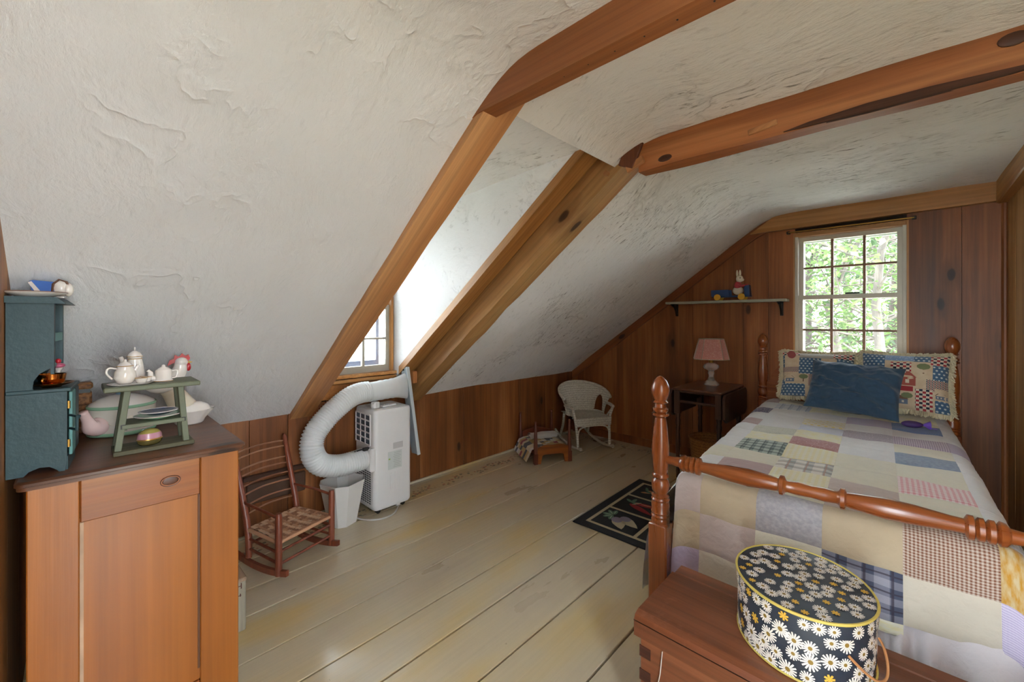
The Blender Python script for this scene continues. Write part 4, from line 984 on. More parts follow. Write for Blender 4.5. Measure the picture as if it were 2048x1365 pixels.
# ------------------------------------------------------------------ white wicker rocker
wc = thing('wicker_rocking_chair', 'white wicker child rocking chair with a round back in the corner', 'chair', (-2.585, 3.845, 0), radians(61.4))
def tub(m, pts, r, n=7): m.tube(spline(pts, 6), r, n)
# local: front is -y; seat z .30
for s in (-1, 1):
    m = MB(); m.tube(spline([(s*.185, -.30, .035), (s*.185, -.16, .014), (s*.185, 0, .012), (s*.185, .18, .035), (s*.185, .34, .085)], 6), .014, 8).ell((s*.185, -.30, .036), (.02, .02, .02), 10, 8); m.build('rocker', WICK, wc, 180)
    m = MB(); tub(m, [(s*.185, -.24, .02), (s*.19, -.23, .16), (s*.20, -.21, .30), (s*.235, -.22, .43)], .014); m.build('front_leg', WICK, wc, 180)
    m = MB(); tub(m, [(s*.175, .22, .05), (s*.165, .17, .18), (s*.16, .15, .31)], .014); m.build('back_leg', WICK, wc, 180)
    m = MB(); tub(m, [(s*.19, -.235, .13), (s*.165, -.235, .215), (s*.10, -.235, .245), (0, -.235, .25)], .008); m.build('arch_brace', WICK, wc, 180)
def ribs(u, k=46): return .0028*abs(sin(u*pi*k))
def apron(u, v):
    x = -.20+.40*u; return (x*(1+.03*v), -.245-ribs(u, 40)-.0015*((int(v*14)) % 2), .25+.085*v)
MB().grid(apron, 160, 14).build('seat_apron', WICK, wc, 180)
def seat(u, v): x = -.20+.40*u; y = -.245+.41*v; return (x, y, .332-.008*sin(pi*u)*sin(pi*v)+.002*abs(sin(v*50)))
MB().grid(seat, 40, 60).build('seat', WICK, wc, 180)
def backf(u, v):
    a = -1.85+3.7*u; R = .215; f = v
    top = .30+.33*(max(0, cos(a*.56)))**.8
    zb = .33; arm = .43
    z = zb+(max(top, arm)-zb)*f+.02*f
    flare = .055*f*f
    x = (R+flare)*sin(a)*(1.0+.05*f); y = -.04+(R+flare*1.3)*(cos(a)*.9)
    return (x, y, z)
def backp(u, v):
    p = Vector(backf(u, v)); n = Vector((p.x, p.y+.04, .0)).normalized()
    return p-n*(ribs(u, 44)+.0012*(int(v*26) % 2))
bk = MB(); g = MB().grid(backp, 176, 26)
# arm openings: drop faces inside two arched holes
keepf = [];
for f_, mi_, uv_ in zip(g.f, g.mi, g.uv):
    cu = sum(q[0] for q in uv_)/4; cv = sum(q[1] for q in uv_)/4
    hole = any(((cu-c)/.085)**2+(max(0, cv-.12)/.62)**2 < 1 and cv > .06 for c in (.165, .835))
    if not hole: keepf.append((f_, mi_, uv_))
g.f, g.mi, g.uv = [list(q) for q in zip(*keepf)]
g.build('back', WICK, wc, 180)
m = MB()
for c in (.165, .835):
    loop = [backf(c+.085*cos(t), .12+.62*max(0, sin(t))) for t in [pi*k/14 for k in range(15)]]
    m.tube(loop, .008, 6)
m.tube([backf(k/60, 1.0) for k in range(61)], .017, 8)
m.build('rolled_rim', WICK, wc, 180)
for s in (-1, 1):
    m = MB(); tub(m, [(s*.235, -.23, .435), (s*.245, -.15, .445), (s*.25, -.07, .445)], .018, 8); tub(m, [(s*.20, -.15, .32), (s*.21, -.2, .38), (s*.235, -.235, .435)], .009); m.build('arm', WICK, wc, 180)

# ------------------------------------------------------------------ doll bed
db = thing('doll_bed', 'small four-post wooden doll bed on the floor by the wicker rocker', 'doll bed', (-2.4435, 3.123, 0), radians(60.9))
dw, dl, dh = .174, .45, .40
for x in (-dw, dw):
    for y, nm in ((0, 'post'), (dl, 'post')):
        MB().box((x-.019, y-.019, 0), (x+.019, y+.019, .10), .002).lathe([(.019, .10), (.020, .16), (.017, .22), (.012, .36), (.009, .378), (.013, .384), (.013, .394), (.004, .402)], (x, y, 0), 12).build(nm, DOLLP, db, 40)
fb = [(-dw, .04), (-dw+.05, .04), (-dw+.065, .075), (-dw+.09, .085), (dw-.09, .085), (dw-.065, .075), (dw-.05, .04), (dw, .04), (dw, .155)]+[(dw-2*dw*k/12, .155+.022*sin(pi*k/12)**2-.006*cos(2*pi*k/6)) for k in range(1, 12)]+[(-dw, .155)]
MB().prism([(x, z-.04 if z < .05 else z) for x, z in fb], -.009, .009, 'xz').build('footboard', DOLLW, db)
MB().prism([(-dw, .05), (dw, .05), (dw, .19), (0, .24), (-dw, .19)], dl-.009, dl+.009, 'xz').build('headboard', DOLLP, db)
for x in (-dw, dw): MB().box((x-.008, 0, .085), (x+.008, dl, .125)).build('side_rail', DOLLP, db)
MB().box((-dw+.008, .01, .085), (dw-.008, dl-.01, .10)).build('bed_slats', DOLLW, db)
dq = thing('doll_quilt', 'little patchwork quilt with red and black diamonds on the doll bed', 'quilt', (-2.4435, 3.123, 0), radians(60.9))
DQ = [fabric('dq_cream', 'plain', lin('cdbf9c')), fabric('dq_white', 'plain', lin('d2cdc6')), fabric('dq_black', 'plain', lin('33363c')), fabric('dq_gold', 'plain', lin('b99a5c')), fabric('dq_red', 'plain', lin('8a2c36'))]
def dqf(u, v):
    s = -.30+.46*u; y = .016+.40*v; z = .152+.004*h2(s*14, y*14)
    if s < -.165: e = -.165-s; return (-.165-.035-e*.45, y-.01*e, z-.01-e*.86)
    return (s*.93, y, z)
def dqm(u, v):
    i, j = int(u*10), int(v*9); return [0, 3, 1, 0, 2, 0, 1, 3, 4, 2][(i*3+j*7+(i*j) % 4) % 10]
MB().grid(dqf, 40, 36, mi=dqm).build('cover', DQ, dq, 180)
MB().box((-.155, .014, .102), (.155, .42, .148), .012).build('padding', DQ[1], dq)
dp = thing('folded_cloth', 'folded white cloth lying on the doll bed quilt', 'cloth', (-2.4435, 3.123, 0), radians(60.9))
for k in range(3):
    MB().grid(lambda u, v, k=k: (-.13+.28*u+.006*k, .24+.14*v-.004*k, .166+.013*k+.008*h2(u*4, v*4, k)+.014*sin(pi*v)**.5), 14, 8).build('fold', DQ[1], dp, 180)

# ------------------------------------------------------------------ child's ladder-back rocking chair
rc = thing('rocking_chair', 'red-brown child rocking chair with thin slats and a woven splint seat', 'chair', (-2.548, .838, 0), radians(107.7))
# local: front -y, x to the chair's left/right; front posts at y=-.138, back posts y=.138
fw, bw_ = .166, .150
def jn(x): return x
for s in (-1, 1):
    m = MB(); m.tube([(s*fw, -.138, .03), (s*fw, -.138, .14), (s*fw, -.138, .33), (s*fw, -.138, .352)], [.0165, .0175, .0175, .014], 12); m.build('front_post', ROCKW, rc, 50)
    bp0, bp1 = Vector((s*bw_, .138, .045)), Vector((s*(bw_+.006), .27, .62))
    m = MB(); q = [bp0, (s*bw_, .140, .16), (s*bw_, .158, .25), bp1.lerp(Vector((s*bw_, .158, .25)), .5), bp1, bp1+Vector((0, .006, .018))]
    m.tube(q, [.016, .0175, .0175, .0165, .014, .004], 12); m.build('back_post', ROCKW, rc, 50)
    rk = [(-.20+.5*k/14) for k in range(15)]
    lo = [(y, .012+.55*(y-.02)**2) for y in rk]; poly = lo+[(y, z+.030) for y, z in reversed(lo)]
    MB().prism(poly, s*(fw-.004)-.009, s*(fw-.004)+.009, 'yz').build('rocker', ROCKW, rc)
    m = MB(); m.tube(spline([(s*fw, -.132, .325), (s*(fw-.004), 0, .335), (s*bw_, .185, .34)], 5), .0075, 8); m.build('arm', ROCKW, rc, 60)
    for z in (.09, .145): MB().cyl((s*fw, -.138, z), (s*bw_, .138, z+.006), .0075, n=8).build('side_rung', ROCKW, rc, 60)
for z in (.085, .15): MB().cyl((-fw, -.138, z), (fw, -.138, z), .0075, n=8).build('front_rung', ROCKW, rc, 60)
MB().cyl((-bw_, .138, .12), (bw_, .138, .12), .0075, n=8).build('back_rung', ROCKW, rc, 60)
SLW = wood('slat_wood', lin('7a4a34'), lin('9c6a4e'), lin('b08264'), 0, 14, .45, 0, .05)
for z in (.60, .568, .505, .47, .415, .372, .315, .272):
    yb = .158+(z-.25)/(.62-.25)*(.27-.158)
    m = MB(); m.tube(spline([(-bw_-.003, yb, z), (-.08, yb+.022, z+.002), (0, yb+.03, z+.004), (.08, yb+.022, z+.002), (bw_+.003, yb, z)], 5), .0048, 6); m.build('back_slat', SLW, rc, 60)
# woven splint seat: interlaced strips
sn, sm_ = 15, 12
def sp(u, v):  # u across 0..1, v front 0 .. back 1
    hwid = fw-.006+(bw_-fw)*v; return Vector(((2*u-1)*hwid, -.138+.276*v, .205+.006*v-.014*sin(pi*u)*sin(pi*v)))
for i in range(sn):
    m = MB(); u0, u1 = i/sn+.004, (i+1)/sn-.004; vs = []
    for k in range(sm_*2+1):
        v = k/(sm_*2); o_ = .0034*(1 if ((k//2)+i) % 3 else -1) if k % 2 else .001
        for u in (u0, u1): vs.append(sp(u, v)+Vector((0, 0, o_)))
    m.add(vs, [(2*k, 2*k+1, 2*k+3, 2*k+2) for k in range(sm_*2)]); m.build('seat_splint', SPLINT[i % 3], rc, 60)
for j in range(sm_):
    m = MB(); v0, v1 = j/sm_+.005, (j+1)/sm_-.005; vs = []
    for k in range(sn*2+1):
        u = k/(sn*2); o_ = -.0034*(1 if (j+(k//2)) % 3 else -1) if k % 2 else .001
        for v in (v0, v1): vs.append(sp(u, v)+Vector((0, 0, o_)))
    m.add(vs, [(2*k, 2*k+1, 2*k+3, 2*k+2) for k in range(sn*2)]); m.build('seat_splint', SPLINT[(j+1) % 4], rc, 60)
for a, b in (((-fw, -.138), (fw, -.138)), ((-bw_, .138), (bw_, .138)), ((-fw, -.138), (-bw_, .138)), ((fw, -.138), (bw_, .138))): MB().cyl((a[0], a[1], .198), (b[0], b[1], .198), .010, n=8).build('seat_rail', SPLINT[1], rc, 60)

# ------------------------------------------------------------------ waste bin
wbn = thing('waste_bin', 'white plastic eight-sided waste bin under the hose', 'bin', (-2.745, 1.228, 0), radians(20))
def oct_(r, z, c=.38): a = r; b = r*(1-2*c*.6); return [Vector(p+(z,)) for p in ((-b, -a), (b, -a), (a, -b), (a, b), (b, a), (-b, a), (-a, b), (-a, -b))]
MB().ringloft([oct_(.078, 0), oct_(.080, .006), oct_(.124, .272), oct_(.127, .285), oct_(.122, .285), oct_(.118, .268), oct_(.076, .008)], True, True).build('bin_body', plain('bin_plastic', lin('d6d3ce'), .4, var=.03), wbn, 30)

# ------------------------------------------------------------------ portable air conditioner
AX0, AX1, AY0, AY1, AZ0, AZ1 = -2.935, -2.645, 1.405, 1.70, .035, .728
ac = thing('air_conditioner', 'white portable air conditioner with a ribbed exhaust hose under the dormer window', 'air conditioner', ((AX0+AX1)/2, (AY0+AY1)/2, 0))
ax, ay = (AX1-AX0)/2, (AY1-AY0)/2
def rrect(hx, hy, r, n=5):
    out = []
    for cx_, cy_, a0 in ((hx-r, hy-r, 0), (-hx+r, hy-r, pi/2), (-hx+r, -hy+r, pi), (hx-r, -hy+r, 3*pi/2)):
        for k in range(n+1): a = a0+pi/2*k/n; out.append((cx_+r*cos(a), cy_+r*sin(a)))
    return out
rr = rrect(ax, ay, .03); sm = lambda k, z: [Vector((x*k, y*k, z)) for x, y in rr]
MB().ringloft([sm(.93, AZ0), sm(.985, AZ0+.012), sm(1, AZ0+.03), sm(1, AZ1-.02), sm(.98, AZ1-.005), sm(.95, AZ1)], True, True).build('case', WHITEPL, ac, 40)
for x, y in ((ax-.05, -ay+.05), (ax-.05, ay-.05), (-ax+.05, -ay+.05), (-ax+.05, ay-.05)):
    MB().cyl((x-.012, y, .018), (x+.012, y, .018), .0178, n=12).box((x-.008, y-.008, .018), (x+.008, y+.008, .05)).build('caster', BLACKP, ac, 40)
# side grille (faces -Y): upper squares, lower slots
gx0, gx1 = -ax+.025, ax-.055
MB().box((gx0, -ay-.002, .485), (gx1, -ay+.004, .695)).build('filter_screen', GRILLE, ac)
gr = MB()
for k in range(4): x = gx0+(gx1-gx0)*k/3; gr.box((x-.004, -ay-.007, .482), (x+.004, -ay, .698))
for k in range(6): z = .485+.21*k/5; gr.box((gx0, -ay-.008, z-.004), (gx1, -ay, z+.004))
gr.build('grille', WHITEPL, ac)
vg = MB()
for k in range(17):
    z = .075+k*.0155
    for j in range(7): x = gx0+.012+j*.030; vg.box((x, -ay-.0015, z), (x+.021, -ay+.002, z+.007))
vg.build('lower_vent', BLACKP, ac)
MB().box((ax-.075, -ay-.03, .315), (ax+.004, -ay+.01, .475), .008).build('hose_plate', WHITEPL, ac)
MB().box((ax-.003, -.005, .44), (ax+.0012, .075, .485), .004).build('handle_recess', plain('recess_grey', lin('b9b6b6'), .5), ac)
lb = MB().box((ax-.001, -.045, .30), (ax+.0016, .065, .425)).build('rating_label', plain('label_grey', lin('c4c8c4'), .5), ac)
lbt = MB()
for k in range(9): lbt.box((ax+.0012, -.005+.004*(k % 3), .312+k*.0125), (ax+.0020, .055-.008*(k % 2), .3145+k*.0125))
lbt.build('label_lines', plain('label_ink', lin('9aa09c'), .6), lb)
MB().box((ax+.0012, -.04, .37), (ax+.002, -.028, .38)).build('energy_mark', plain('label_green', lin('8fae3c'), .6), lb)
for k in range(3): MB().box((ax-.001, -.02+.028*k, .15), (ax+.0025, -.012+.028*k, .275), .001).build('raised_rib', WHITEPL, ac)
MB().box((ax-.03, .03, .018), (ax-.01, .06, .04), .004).build('drain_cap', WHITEPL, ac)
# hose in world coordinates -> local
def L(p): return Vector(p)-Vector(ac.location)
hp = spline([(-2.725, 1.385, .40), (-2.725, 1.30, .393), (-2.73, 1.19, .392), (-2.735, 1.08, .43), (-2.735, 1.028, .52), (-2.75, 1.045, .62), (-2.765, 1.125, .71), (-2.775, 1.225, .785), (-2.78, 1.31, .832), (-2.785, 1.39, .847), (-2.785, 1.45, .845)], 40)
seg = [0]
for a, b in zip(hp, hp[1:]): seg.append(seg[-1]+(b-a).length)
NR = 62; pts = []; rad = []
tot = seg[-1]; i = 0
for k in range(NR*4+1):
    s_ = tot*k/(NR*4)
    while i < len(seg)-2 and seg[i+1] < s_: i += 1
    t = (s_-seg[i])/max(1e-9, seg[i+1]-seg[i]); pts.append(L(hp[i].lerp(hp[i+1], min(1, t)))); rad.append((.0615, .070, .0735, .070)[k % 4] if 4 < k < NR*4-4 else .066)
hs = MB().tube(pts, rad, 26).build('hose', HOSEM, ac, 180)
MB().tube([L((-2.725, 1.40, .40)), L((-2.725, 1.36, .398))], .07, 24).build('hose_collar', WHITEPL, hs, 50)
MB().tube([L(p) for p in spline([(-2.69, 1.385, .47), (-2.70, 1.34, .472), (-2.73, 1.29, .455), (-2.77, 1.25, .43)], 4)], .005, 6).box(tuple(L((-2.70, 1.345, .463))), tuple(L((-2.675, 1.385, .482)))).build('hose_clip', BLACKP, hs)
ad = []
for k in range(15):
    t = k/14; y = 1.44+.315*t; fl_ = max(0, (t-.5)/.5)**1.5
    ring = []
    for j in range(24):
        a = 2*pi*j/24; ca, sa = cos(a), sin(a); r = .069 if k not in (4, 6, 8) else .0725
        ring.append(L((-2.785+r*ca*(1-.55*fl_)-.01*fl_, y, .842+.012*t+r*sa*(1+.50*fl_))))
    ad.append(ring)
MB().ringloft(ad, True, True).build('hose_adapter', HOSEM, hs, 60)
sp0, sp1 = Vector((-2.80, 1.735, 1.0)), Vector((-2.755, 1.805, .325))
MB().bar(L(sp0), L(sp1), .085, .016, (0, 1, 0), .003).build('window_slider', STEELB, hs)
MB().bar(L(sp0+Vector((.045, 0, 0))), L(sp1+Vector((.045, 0, 0))), .012, .026, (0, 1, 0), .002).build('slider_edge', plain('pale_slider', lin('c2cacd'), .4), hs)
MB().cyl(L((-2.80, 1.722, .975)), L((-2.80, 1.735, .975)), .006, n=8).build('slider_screw', IRON, hs)
# things on top + cord
MB().tube([L(p) for p in spline([(-2.70, 1.64, .03), (-2.62, 1.56, .012), (-2.585, 1.49, .006), (-2.60, 1.40, .006), (-2.68, 1.33, .006), (-2.80, 1.32, .006), (-2.90, 1.36, .03)], 6)], .006, 6).build('power_cord', plain('cord_grey', lin('b9b7b2'), .5), ac, 60)
pl = thing('power_plug', 'chunky white plug adapter resting on top of the air conditioner', 'plug', (-2.745, 1.465, AZ1+.001), .3)
MB().box((-.022, -.025, 0), (.022, .025, .046), .006).build('plug_body', WHITEPL, pl)
MB().box((-.012, -.034, .012), (.012, -.024, .034), .003).build('plug_face', WHITEPL, pl)
rm = thing('remote_control', 'flat white remote control lying on top of the air conditioner', 'remote', (-2.745, 1.565, AZ1+.001), .15)
MB().box((-.024, -.06, 0), (.024, .06, .014), .005).build('remote_body', WHITEPL, rm)
rb_ = MB()
for i in range(3):
    for j in range(4): rb_.cyl((-.012+.012*i, -.045+.016*j, .0135), (-.012+.012*i, -.045+.016*j, .016), .0036, n=8)
rb_.build('buttons', plain('button_grey', lin('8f9294'), .5), rm)

# ------------------------------------------------------------------ crate
ct = thing('wooden_crate', 'worn grey wooden box standing beside the pine cabinet', 'crate', (-2.24, .472, 0))
MB().box((-.14, -.038, 0), (.14, .038, .222), .003).build('box_body', CRATEW, ct)
MB().box((-.143, -.041, .216), (.143, .041, .232), .003).build('box_lid', wood('crate_lid', lin('7c5f4a'), lin('9a8068'), lin('b29a80'), 0, 9, .8, .2, .1), ct)
lt = MB()
for k, (y, z, w_, h_) in enumerate(((-.03, .188, .004, .022), (-.022, .188, .012, .003), (-.012, .188, .004, .022), (.0, .190, .003, .018), (.008, .199, .012, .003), (.018, .188, .004, .024), (-.03, .165, .024, .003), (-.02, .155, .004, .014), (.002, .158, .018, .003), (.015, .155, .004, .012))):
    lt.box((.1395, y, z), (.1408, y+w_, z+h_))
lt.build('stencil_marks', plain('stencil_brown', lin('4f2a20'), .9), ct)
# ------------------------------------------------------------------ pine cabinet
KZ = .91; KX0, KX1, KY0, KY1 = -2.47, -1.76, -.122, .428
cb = thing('pine_cabinet', 'honey pine cabinet with a framed side panel and dark moulded top', 'cabinet', ((KX0+KX1)/2, (KY0+KY1)/2, 0))
cx_, cy_ = cb.location.x, cb.location.y
def KB(name, a, b, mat, bev=.003, par=None): return MB().box((a[0]-cx_, a[1]-cy_, a[2]), (b[0]-cx_, b[1]-cy_, b[2]), bev).build(name, mat, par or cb)
top = MB()
rr = []
for k, (e, z) in enumerate(((.012, KZ-.028), (.004, KZ-.026), (.004, KZ-.016), (.0, KZ-.014), (.0, KZ-.006), (.006, KZ))):
    rr.append([Vector((x, y, z)) for x, y in rrect((KX1-KX0)/2-e, (KY1-KY0)/2-e, .02, 4)])
top.ringloft(rr, True, True).build('cabinet_top', PINETOP, cb, 40)
SX = KX1-.026                                              # outer face of the side frame
KB('carcass', (KX0+.03, KY0+.03, .06), (SX-.022, KY1-.03, KZ-.028), DARKGAP, 0)
KB('side_panel', (SX-.022, -.0, .10), (SX-.011, .30, .76), PINE, .002)
KB('stile', (SX-.024, KY0+.022, 0), (SX, .004, KZ-.028), PINE)
KB('stile', (SX-.024, .296, 0), (SX, KY1-.018, KZ-.028), PINE)
KB('rail', (SX-.024, .005, .752), (SX-.0005, .295, KZ-.028), PINEY)
KB('rail', (SX-.024, .005, .02), (SX-.0005, .295, .10), PINEY)
KB('panel_bead', (SX-.011, .0045, .102), (SX-.004, .0125, .751), plain('pale_bead', lin('b9987a'), .6, var=.3), 0)  # left bead paler than the right one
KB('panel_bead', (SX-.011, .290, .142), (SX-.006, .2955, .751), plain('dark_bead', lin('5f3a20'), .6), 0)
kn = MB().ell((SX-.0005-cx_, .215-cy_, .82), (.0016, .022, .013), 18, 8).build('knot', plain('pine_knot', lin('5c2e14'), .4, var=.5), cb, 180)
MB().tube([(SX+.0005-cx_, .215-cy_+.026*cos(a), .82+.017*sin(a)) for a in [2*pi*k/24 for k in range(24)]], .0012, 5, closed=True).build('knot_ring', plain('pine_knot_ring', lin('4a2410'), .4), kn, 60)
for i in range(2):
    x0 = KX0+.035+i*.325; d_ = KB('door', (x0, KY1-.04, .08), (x0+.318, KY1-.02, .86), PINE)
    MB().ell((x0+(.29 if i == 0 else .03)-cx_, KY1-.008-cy_, .5), (.012, .012, .012)).build('knob', BRASS, d_, 180)

# ------------------------------------------------------------------ teal toy hutch
ZB = KZ+.0005
hu = thing('toy_hutch', 'dark teal painted toy hutch with open shelves on the cabinet', 'hutch', (-1.815, -.022, ZB), radians(-5))
HWD = .185                                                  # runs to -x; front faces +y; back at y=-.112
side = [(-.118, 0), (-.085, 0), (-.075, .012), (-.055, .020), (-.035, .018), (-.02, .006), (-.016, 0), (-.004, 0), (0, .03), (0, .236), (-.062, .236), (-.068, .25), (-.066, .272), (-.055, .292), (-.042, .302), (-.034, .306), (-.030, .31), (-.030, .497), (-.118, .497)]
for x in (-.010, -HWD): MB().prism(side, x, x+.010, 'yz').build('side_panel', TEAL, hu)
MB().box((-HWD+.01, -.118, .01), (-.010, -.106, .497)).build('back_panel', TEAL, hu)
MB().box((-HWD-.006, -.118, .236), (.006, .010, .247), .002).build('counter', TEAL, hu)
MB().prism([(-.118, .497), (.0, .497), (-.006, .503), (-.02, .516), (-.118, .516)], -HWD-.016, .016, 'yz').build('cornice', TEAL, hu)
for z in (.305, .40): MB().box((-HWD+.01, -.106, z), (-.010, -.032, z+.008)).build('shelf', TEALW, hu)
MB().box((-HWD, -.033, .305), (-HWD+.022, -.026, .497)).build('face_stile', TEAL, hu); MB().box((-.022, -.033, .29), (0, -.026, .497)).build('face_stile', TEAL, hu)
MB().box((-HWD+.02, -.032, .385), (-.02, -.026, .41)).build('face_rail', TEALW, hu)
MB().box((-HWD+.01, -.004, .0), (-.010, .001, .04)).build('kick_board', TEAL, hu)
for i in range(2):
    d_ = MB().box((-HWD+.006+i*.08, .001, .04), (-HWD+.080+i*.08, .009, .232), .002).build('door', TEALW if i else TEAL, hu)
    MB().ell((-HWD+(.070 if i == 0 else .094), .014, .14), (.005, .006, .005), 8, 6).build('knob', TEAL, d_)
for z in (.07, .185): MB().cyl((.001, .004, z), (.001, .004, z+.022), .0035, n=6).build('hinge', BRASS, hu)
MB().tube([(-.03, .003, .16), (.014, .022, .16), (.014, .022, .12), (-.03, .003, .12)], .004, 6).build('door_catch', TEAL, hu)
def atH(x, y, z):  # hutch local -> world
    a = radians(-5); return Vector((-1.815+x*cos(a)-y*sin(a), -.022+x*sin(a)+y*cos(a), ZB+z))
pp = thing('white_plate', 'white saucer lying on top of the teal hutch', 'plate', atH(-.055, -.072, .5165))
MB().lathe([(.001, .0), (.035, 0), (.04, .003), (.068, .013), (.070, .016), (.066, .0155), (.038, .006), (.001, .005)], n=32).build('plate_body', CHINA, pp, 60)
MB().tube([(.069*cos(2*pi*k/32), .069*sin(2*pi*k/32), .0155) for k in range(32)], .0012, 5, closed=True).build('plate_rim', plain('brown_rim', lin('7a5240'), .3), pp)
ck = thing('china_figurine', 'tiny blue and white china ornament behind the saucer on the hutch', 'figurine', atH(-.105, -.028, .5165), radians(80))
ck.location = atH(-.105, -.045, .5165); ck.scale = (1.25, 1.25, 1.0)
MB().box((-.026, -.016, 0), (.026, .012, .006), .002).build('ornament_base', CHINA, ck)
MB().prism([(-.028, .006), (-.034, .050), (-.028, .054), (.008, .050), (.010, .006)], -.008, .008, 'xz').build('blue_panel', BLUEG, ck)
MB().prism([(-.030, .050), (-.008, .006), (-.018, .006), (-.036, .046)], -.010, .010, 'xz').build('white_edge', CHINA, ck)
MB().ell((.018, 0, .032), (.015, .014, .026)).ell((.030, .0, .028), (.010, .012, .022)).build('white_bird', CHINA, ck, 180)
MB().tube([(.004, -.006, .02), (.006, -.008, .044), (.016, -.008, .058), (.028, -.006, .052), (.034, -.004, .030)], .003, 6).build('brown_handle', plain('brown_glaze', lin('6b4a38'), .3), ck, 60)
gc = thing('gold_cup', 'shiny gold lustre teacup standing in its saucer on the hutch counter', 'cup', atH(-.038, -.035, .2475))
MB().lathe([(.001, 0), (.02, 0), (.022, .003), (.046, .011), (.048, .014), (.044, .0125), (.02, .006), (.001, .006)], n=28).build('saucer', COPPER, gc, 60)
cpb = MB().lathe([(.001, .0065), (.016, .0065), (.018, .009), (.026, .014), (.029, .026), (.031, .040), (.029, .040), (.026, .026), (.02, .013), (.001, .012)], n=28).build('cup_body', COPPER, gc, 60)
MB().tube([Vector((.026, -.010, .036))+Vector((.018*sin(t), -.008*sin(t), -.022*(t/pi))) for t in [pi*k/8 for k in range(9)]], .003, 6).build('handle', COPPER, cpb, 60)
rf = thing('tiny_flower_ornament', 'tiny pink and red flower ornament behind the gold cup', 'ornament', atH(-.115, -.03, .2475))
MB().lathe([(.001, 0), (.012, 0), (.006, .012), (.005, .04), (.012, .052), (.001, .056)], n=12).build('stem', CHINA, rf, 60)
MB().ell((0, 0, .058), (.020, .016, .008)).build('petals', plain('pink_glaze', lin('c05a78'), .3), rf, 180)
MB().ell((.0, 0, .072), (.007, .007, .008)).build('bud', REDG, rf, 180)

# ------------------------------------------------------------------ wicker hamper, big teapot jar
wb_ = thing('lidded_basket', 'dark brown wicker basket with a lid behind the teapot jar', 'basket', (-2.385, -.010, ZB), 0)
MB().box((-.033, -.05, 0), (.033, .05, .165), .008).build('basket_body', WICKB, wb_)
MB().box((-.030, -.053, .175), (.036, .053, .198), .006).build('basket_lid', WICKB, wb_)
MB().box((-.028, -.045, .16), (.030, .045, .178)).build('basket_lining', BLACKP, wb_)
for k in range(5): MB().tube([(.033, -.048, .02+.032*k), (.035, 0, .022+.032*k), (.033, .048, .02+.032*k)], .006, 6).build('weave_band', WICKB, wb_, 60)
jr = thing('teapot_jar', 'large cream teapot-shaped jar with green bands and a pink spout', 'jar', (-2.29, .125, ZB))
MB().lathe([(.001, 0), (.098, 0), (.103, .004), (.105, .012), (.103, .03), (.1035, .07), (.102, .11), (.001, .11)], n=44).build('jar_body', plain('pearl_glaze', lin('d6cec0'), .12, coat=.7, var=.10), jr, 40)
MB().lathe([(.1035, .002), (.1065, .006), (.1065, .013), (.1035, .017)], n=44, cap=False).build('green_band', CHINAG, jr, 40)
MB().lathe([(.1025, .104), (.1055, .107), (.1055, .113), (.1025, .116)], n=44, cap=False).build('green_band', CHINAG, jr, 40)
jl = MB().lathe([(.101, .112), (.095, .122), (.07, .138), (.035, .15), (.001, .153)], n=40).build('jar_lid', CHINA, jr, 60)
MB().lathe([(.02, .148), (.021, .16), (.017, .18), (.010, .192), (.001, .193)], (.0, .0, 0), 16).build('lid_knob', PALEB, jl, 60)
MB().ell((0, 0, .203), (.015, .014, .016)).ell((.004, .010, .200), (.011, .012, .008)).build('knob_top', CREAMG, jl, 180)
sd_ = Vector((.72, -.69, 0)).normalized()
MB().tube(spline([sd_*.088+Vector((0, 0, .045)), sd_*.128+Vector((0, 0, .048)), sd_*.145+Vector((0, 0, .078)), sd_*.162+Vector((0, 0, .112))], 6), [.034, .035, .035, .034, .033, .031, .029, .027, .024, .022, .020, .0185, .017, .016, .0155, .015, .0145, .014, .014][:19], 14).build('spout', CHINAP, jr, 180)
hd = [Vector((-.078, .062, .085))+Vector((-.020*sin(t), .016*sin(t), -.055*(t/pi))) for t in [pi*k/9 for k in range(10)]]
MB().tube(hd, .008, 8).build('handle', CHINAP, jr, 180)
MB().tube([Vector((.1045*cos(a), .1045*sin(a), .06+.014*sin(6*a))) for a in [-.5+.9*k/16 for k in range(17)]], .0014, 5).ell((.1035, .02, .068), (.003, .012, .010)).build('relief_sprig', CREAMG, jr, 180)

# ------------------------------------------------------------------ sage toy bench-stand with china
gs = thing('sage_stand', 'small sage green two-tier stand on the cabinet', 'stand', (-1.94, .185, ZB))
MB().box((-.052, -.105, 0), (.068, .108, .014), .002).build('base_board', SAGED, gs)
MB().box((-.095, -.128, .212), (.078, .124, .228), .003).build('top_board', SAGE, gs)
MB().box((-.06, -.085, .085), (.060, .082, .099), .002).build('lower_shelf', SAGE, gs)
for sy in (-1, 1):
    for sx in (-1, 1):
        x = .048 if sx > 0 else -.046
        MB().bar((x, sy*.090-.004, .0135), (x, sy*.070, .213), .018, .017, (1, 0, 0), .002).build('leg', SAGE, gs)
    MB().box((-.045, sy*.078-.008, .078), (.045, sy*.078+.008, .088)).build('cross_rail', SAGE, gs)
for y in (-.081, .078): MB().box((.0565, y-.006, .086), (.0595, y+.006, .1)).build('peg_slot', BLACKP, gs)
ZT = ZB+.2285; ZS = ZB+.0995
def atS(x, y, z): return Vector((-1.94+x, .185+y, z))
tr = thing('china_tray', 'white china tray holding part of the miniature tea set', 'tray', atS(.018, -.060, ZT), radians(4))
MB().ringloft([[Vector((x*k, y*k, z)) for x, y in rrect(.035, .058, .025, 4)] for k, z in ((.85, 0), (1, .004), (1.03, .006), (.98, .006), (.84, .0025))], True, True).build('tray_body', CHINA, tr, 40)
ZY = ZT+.0035
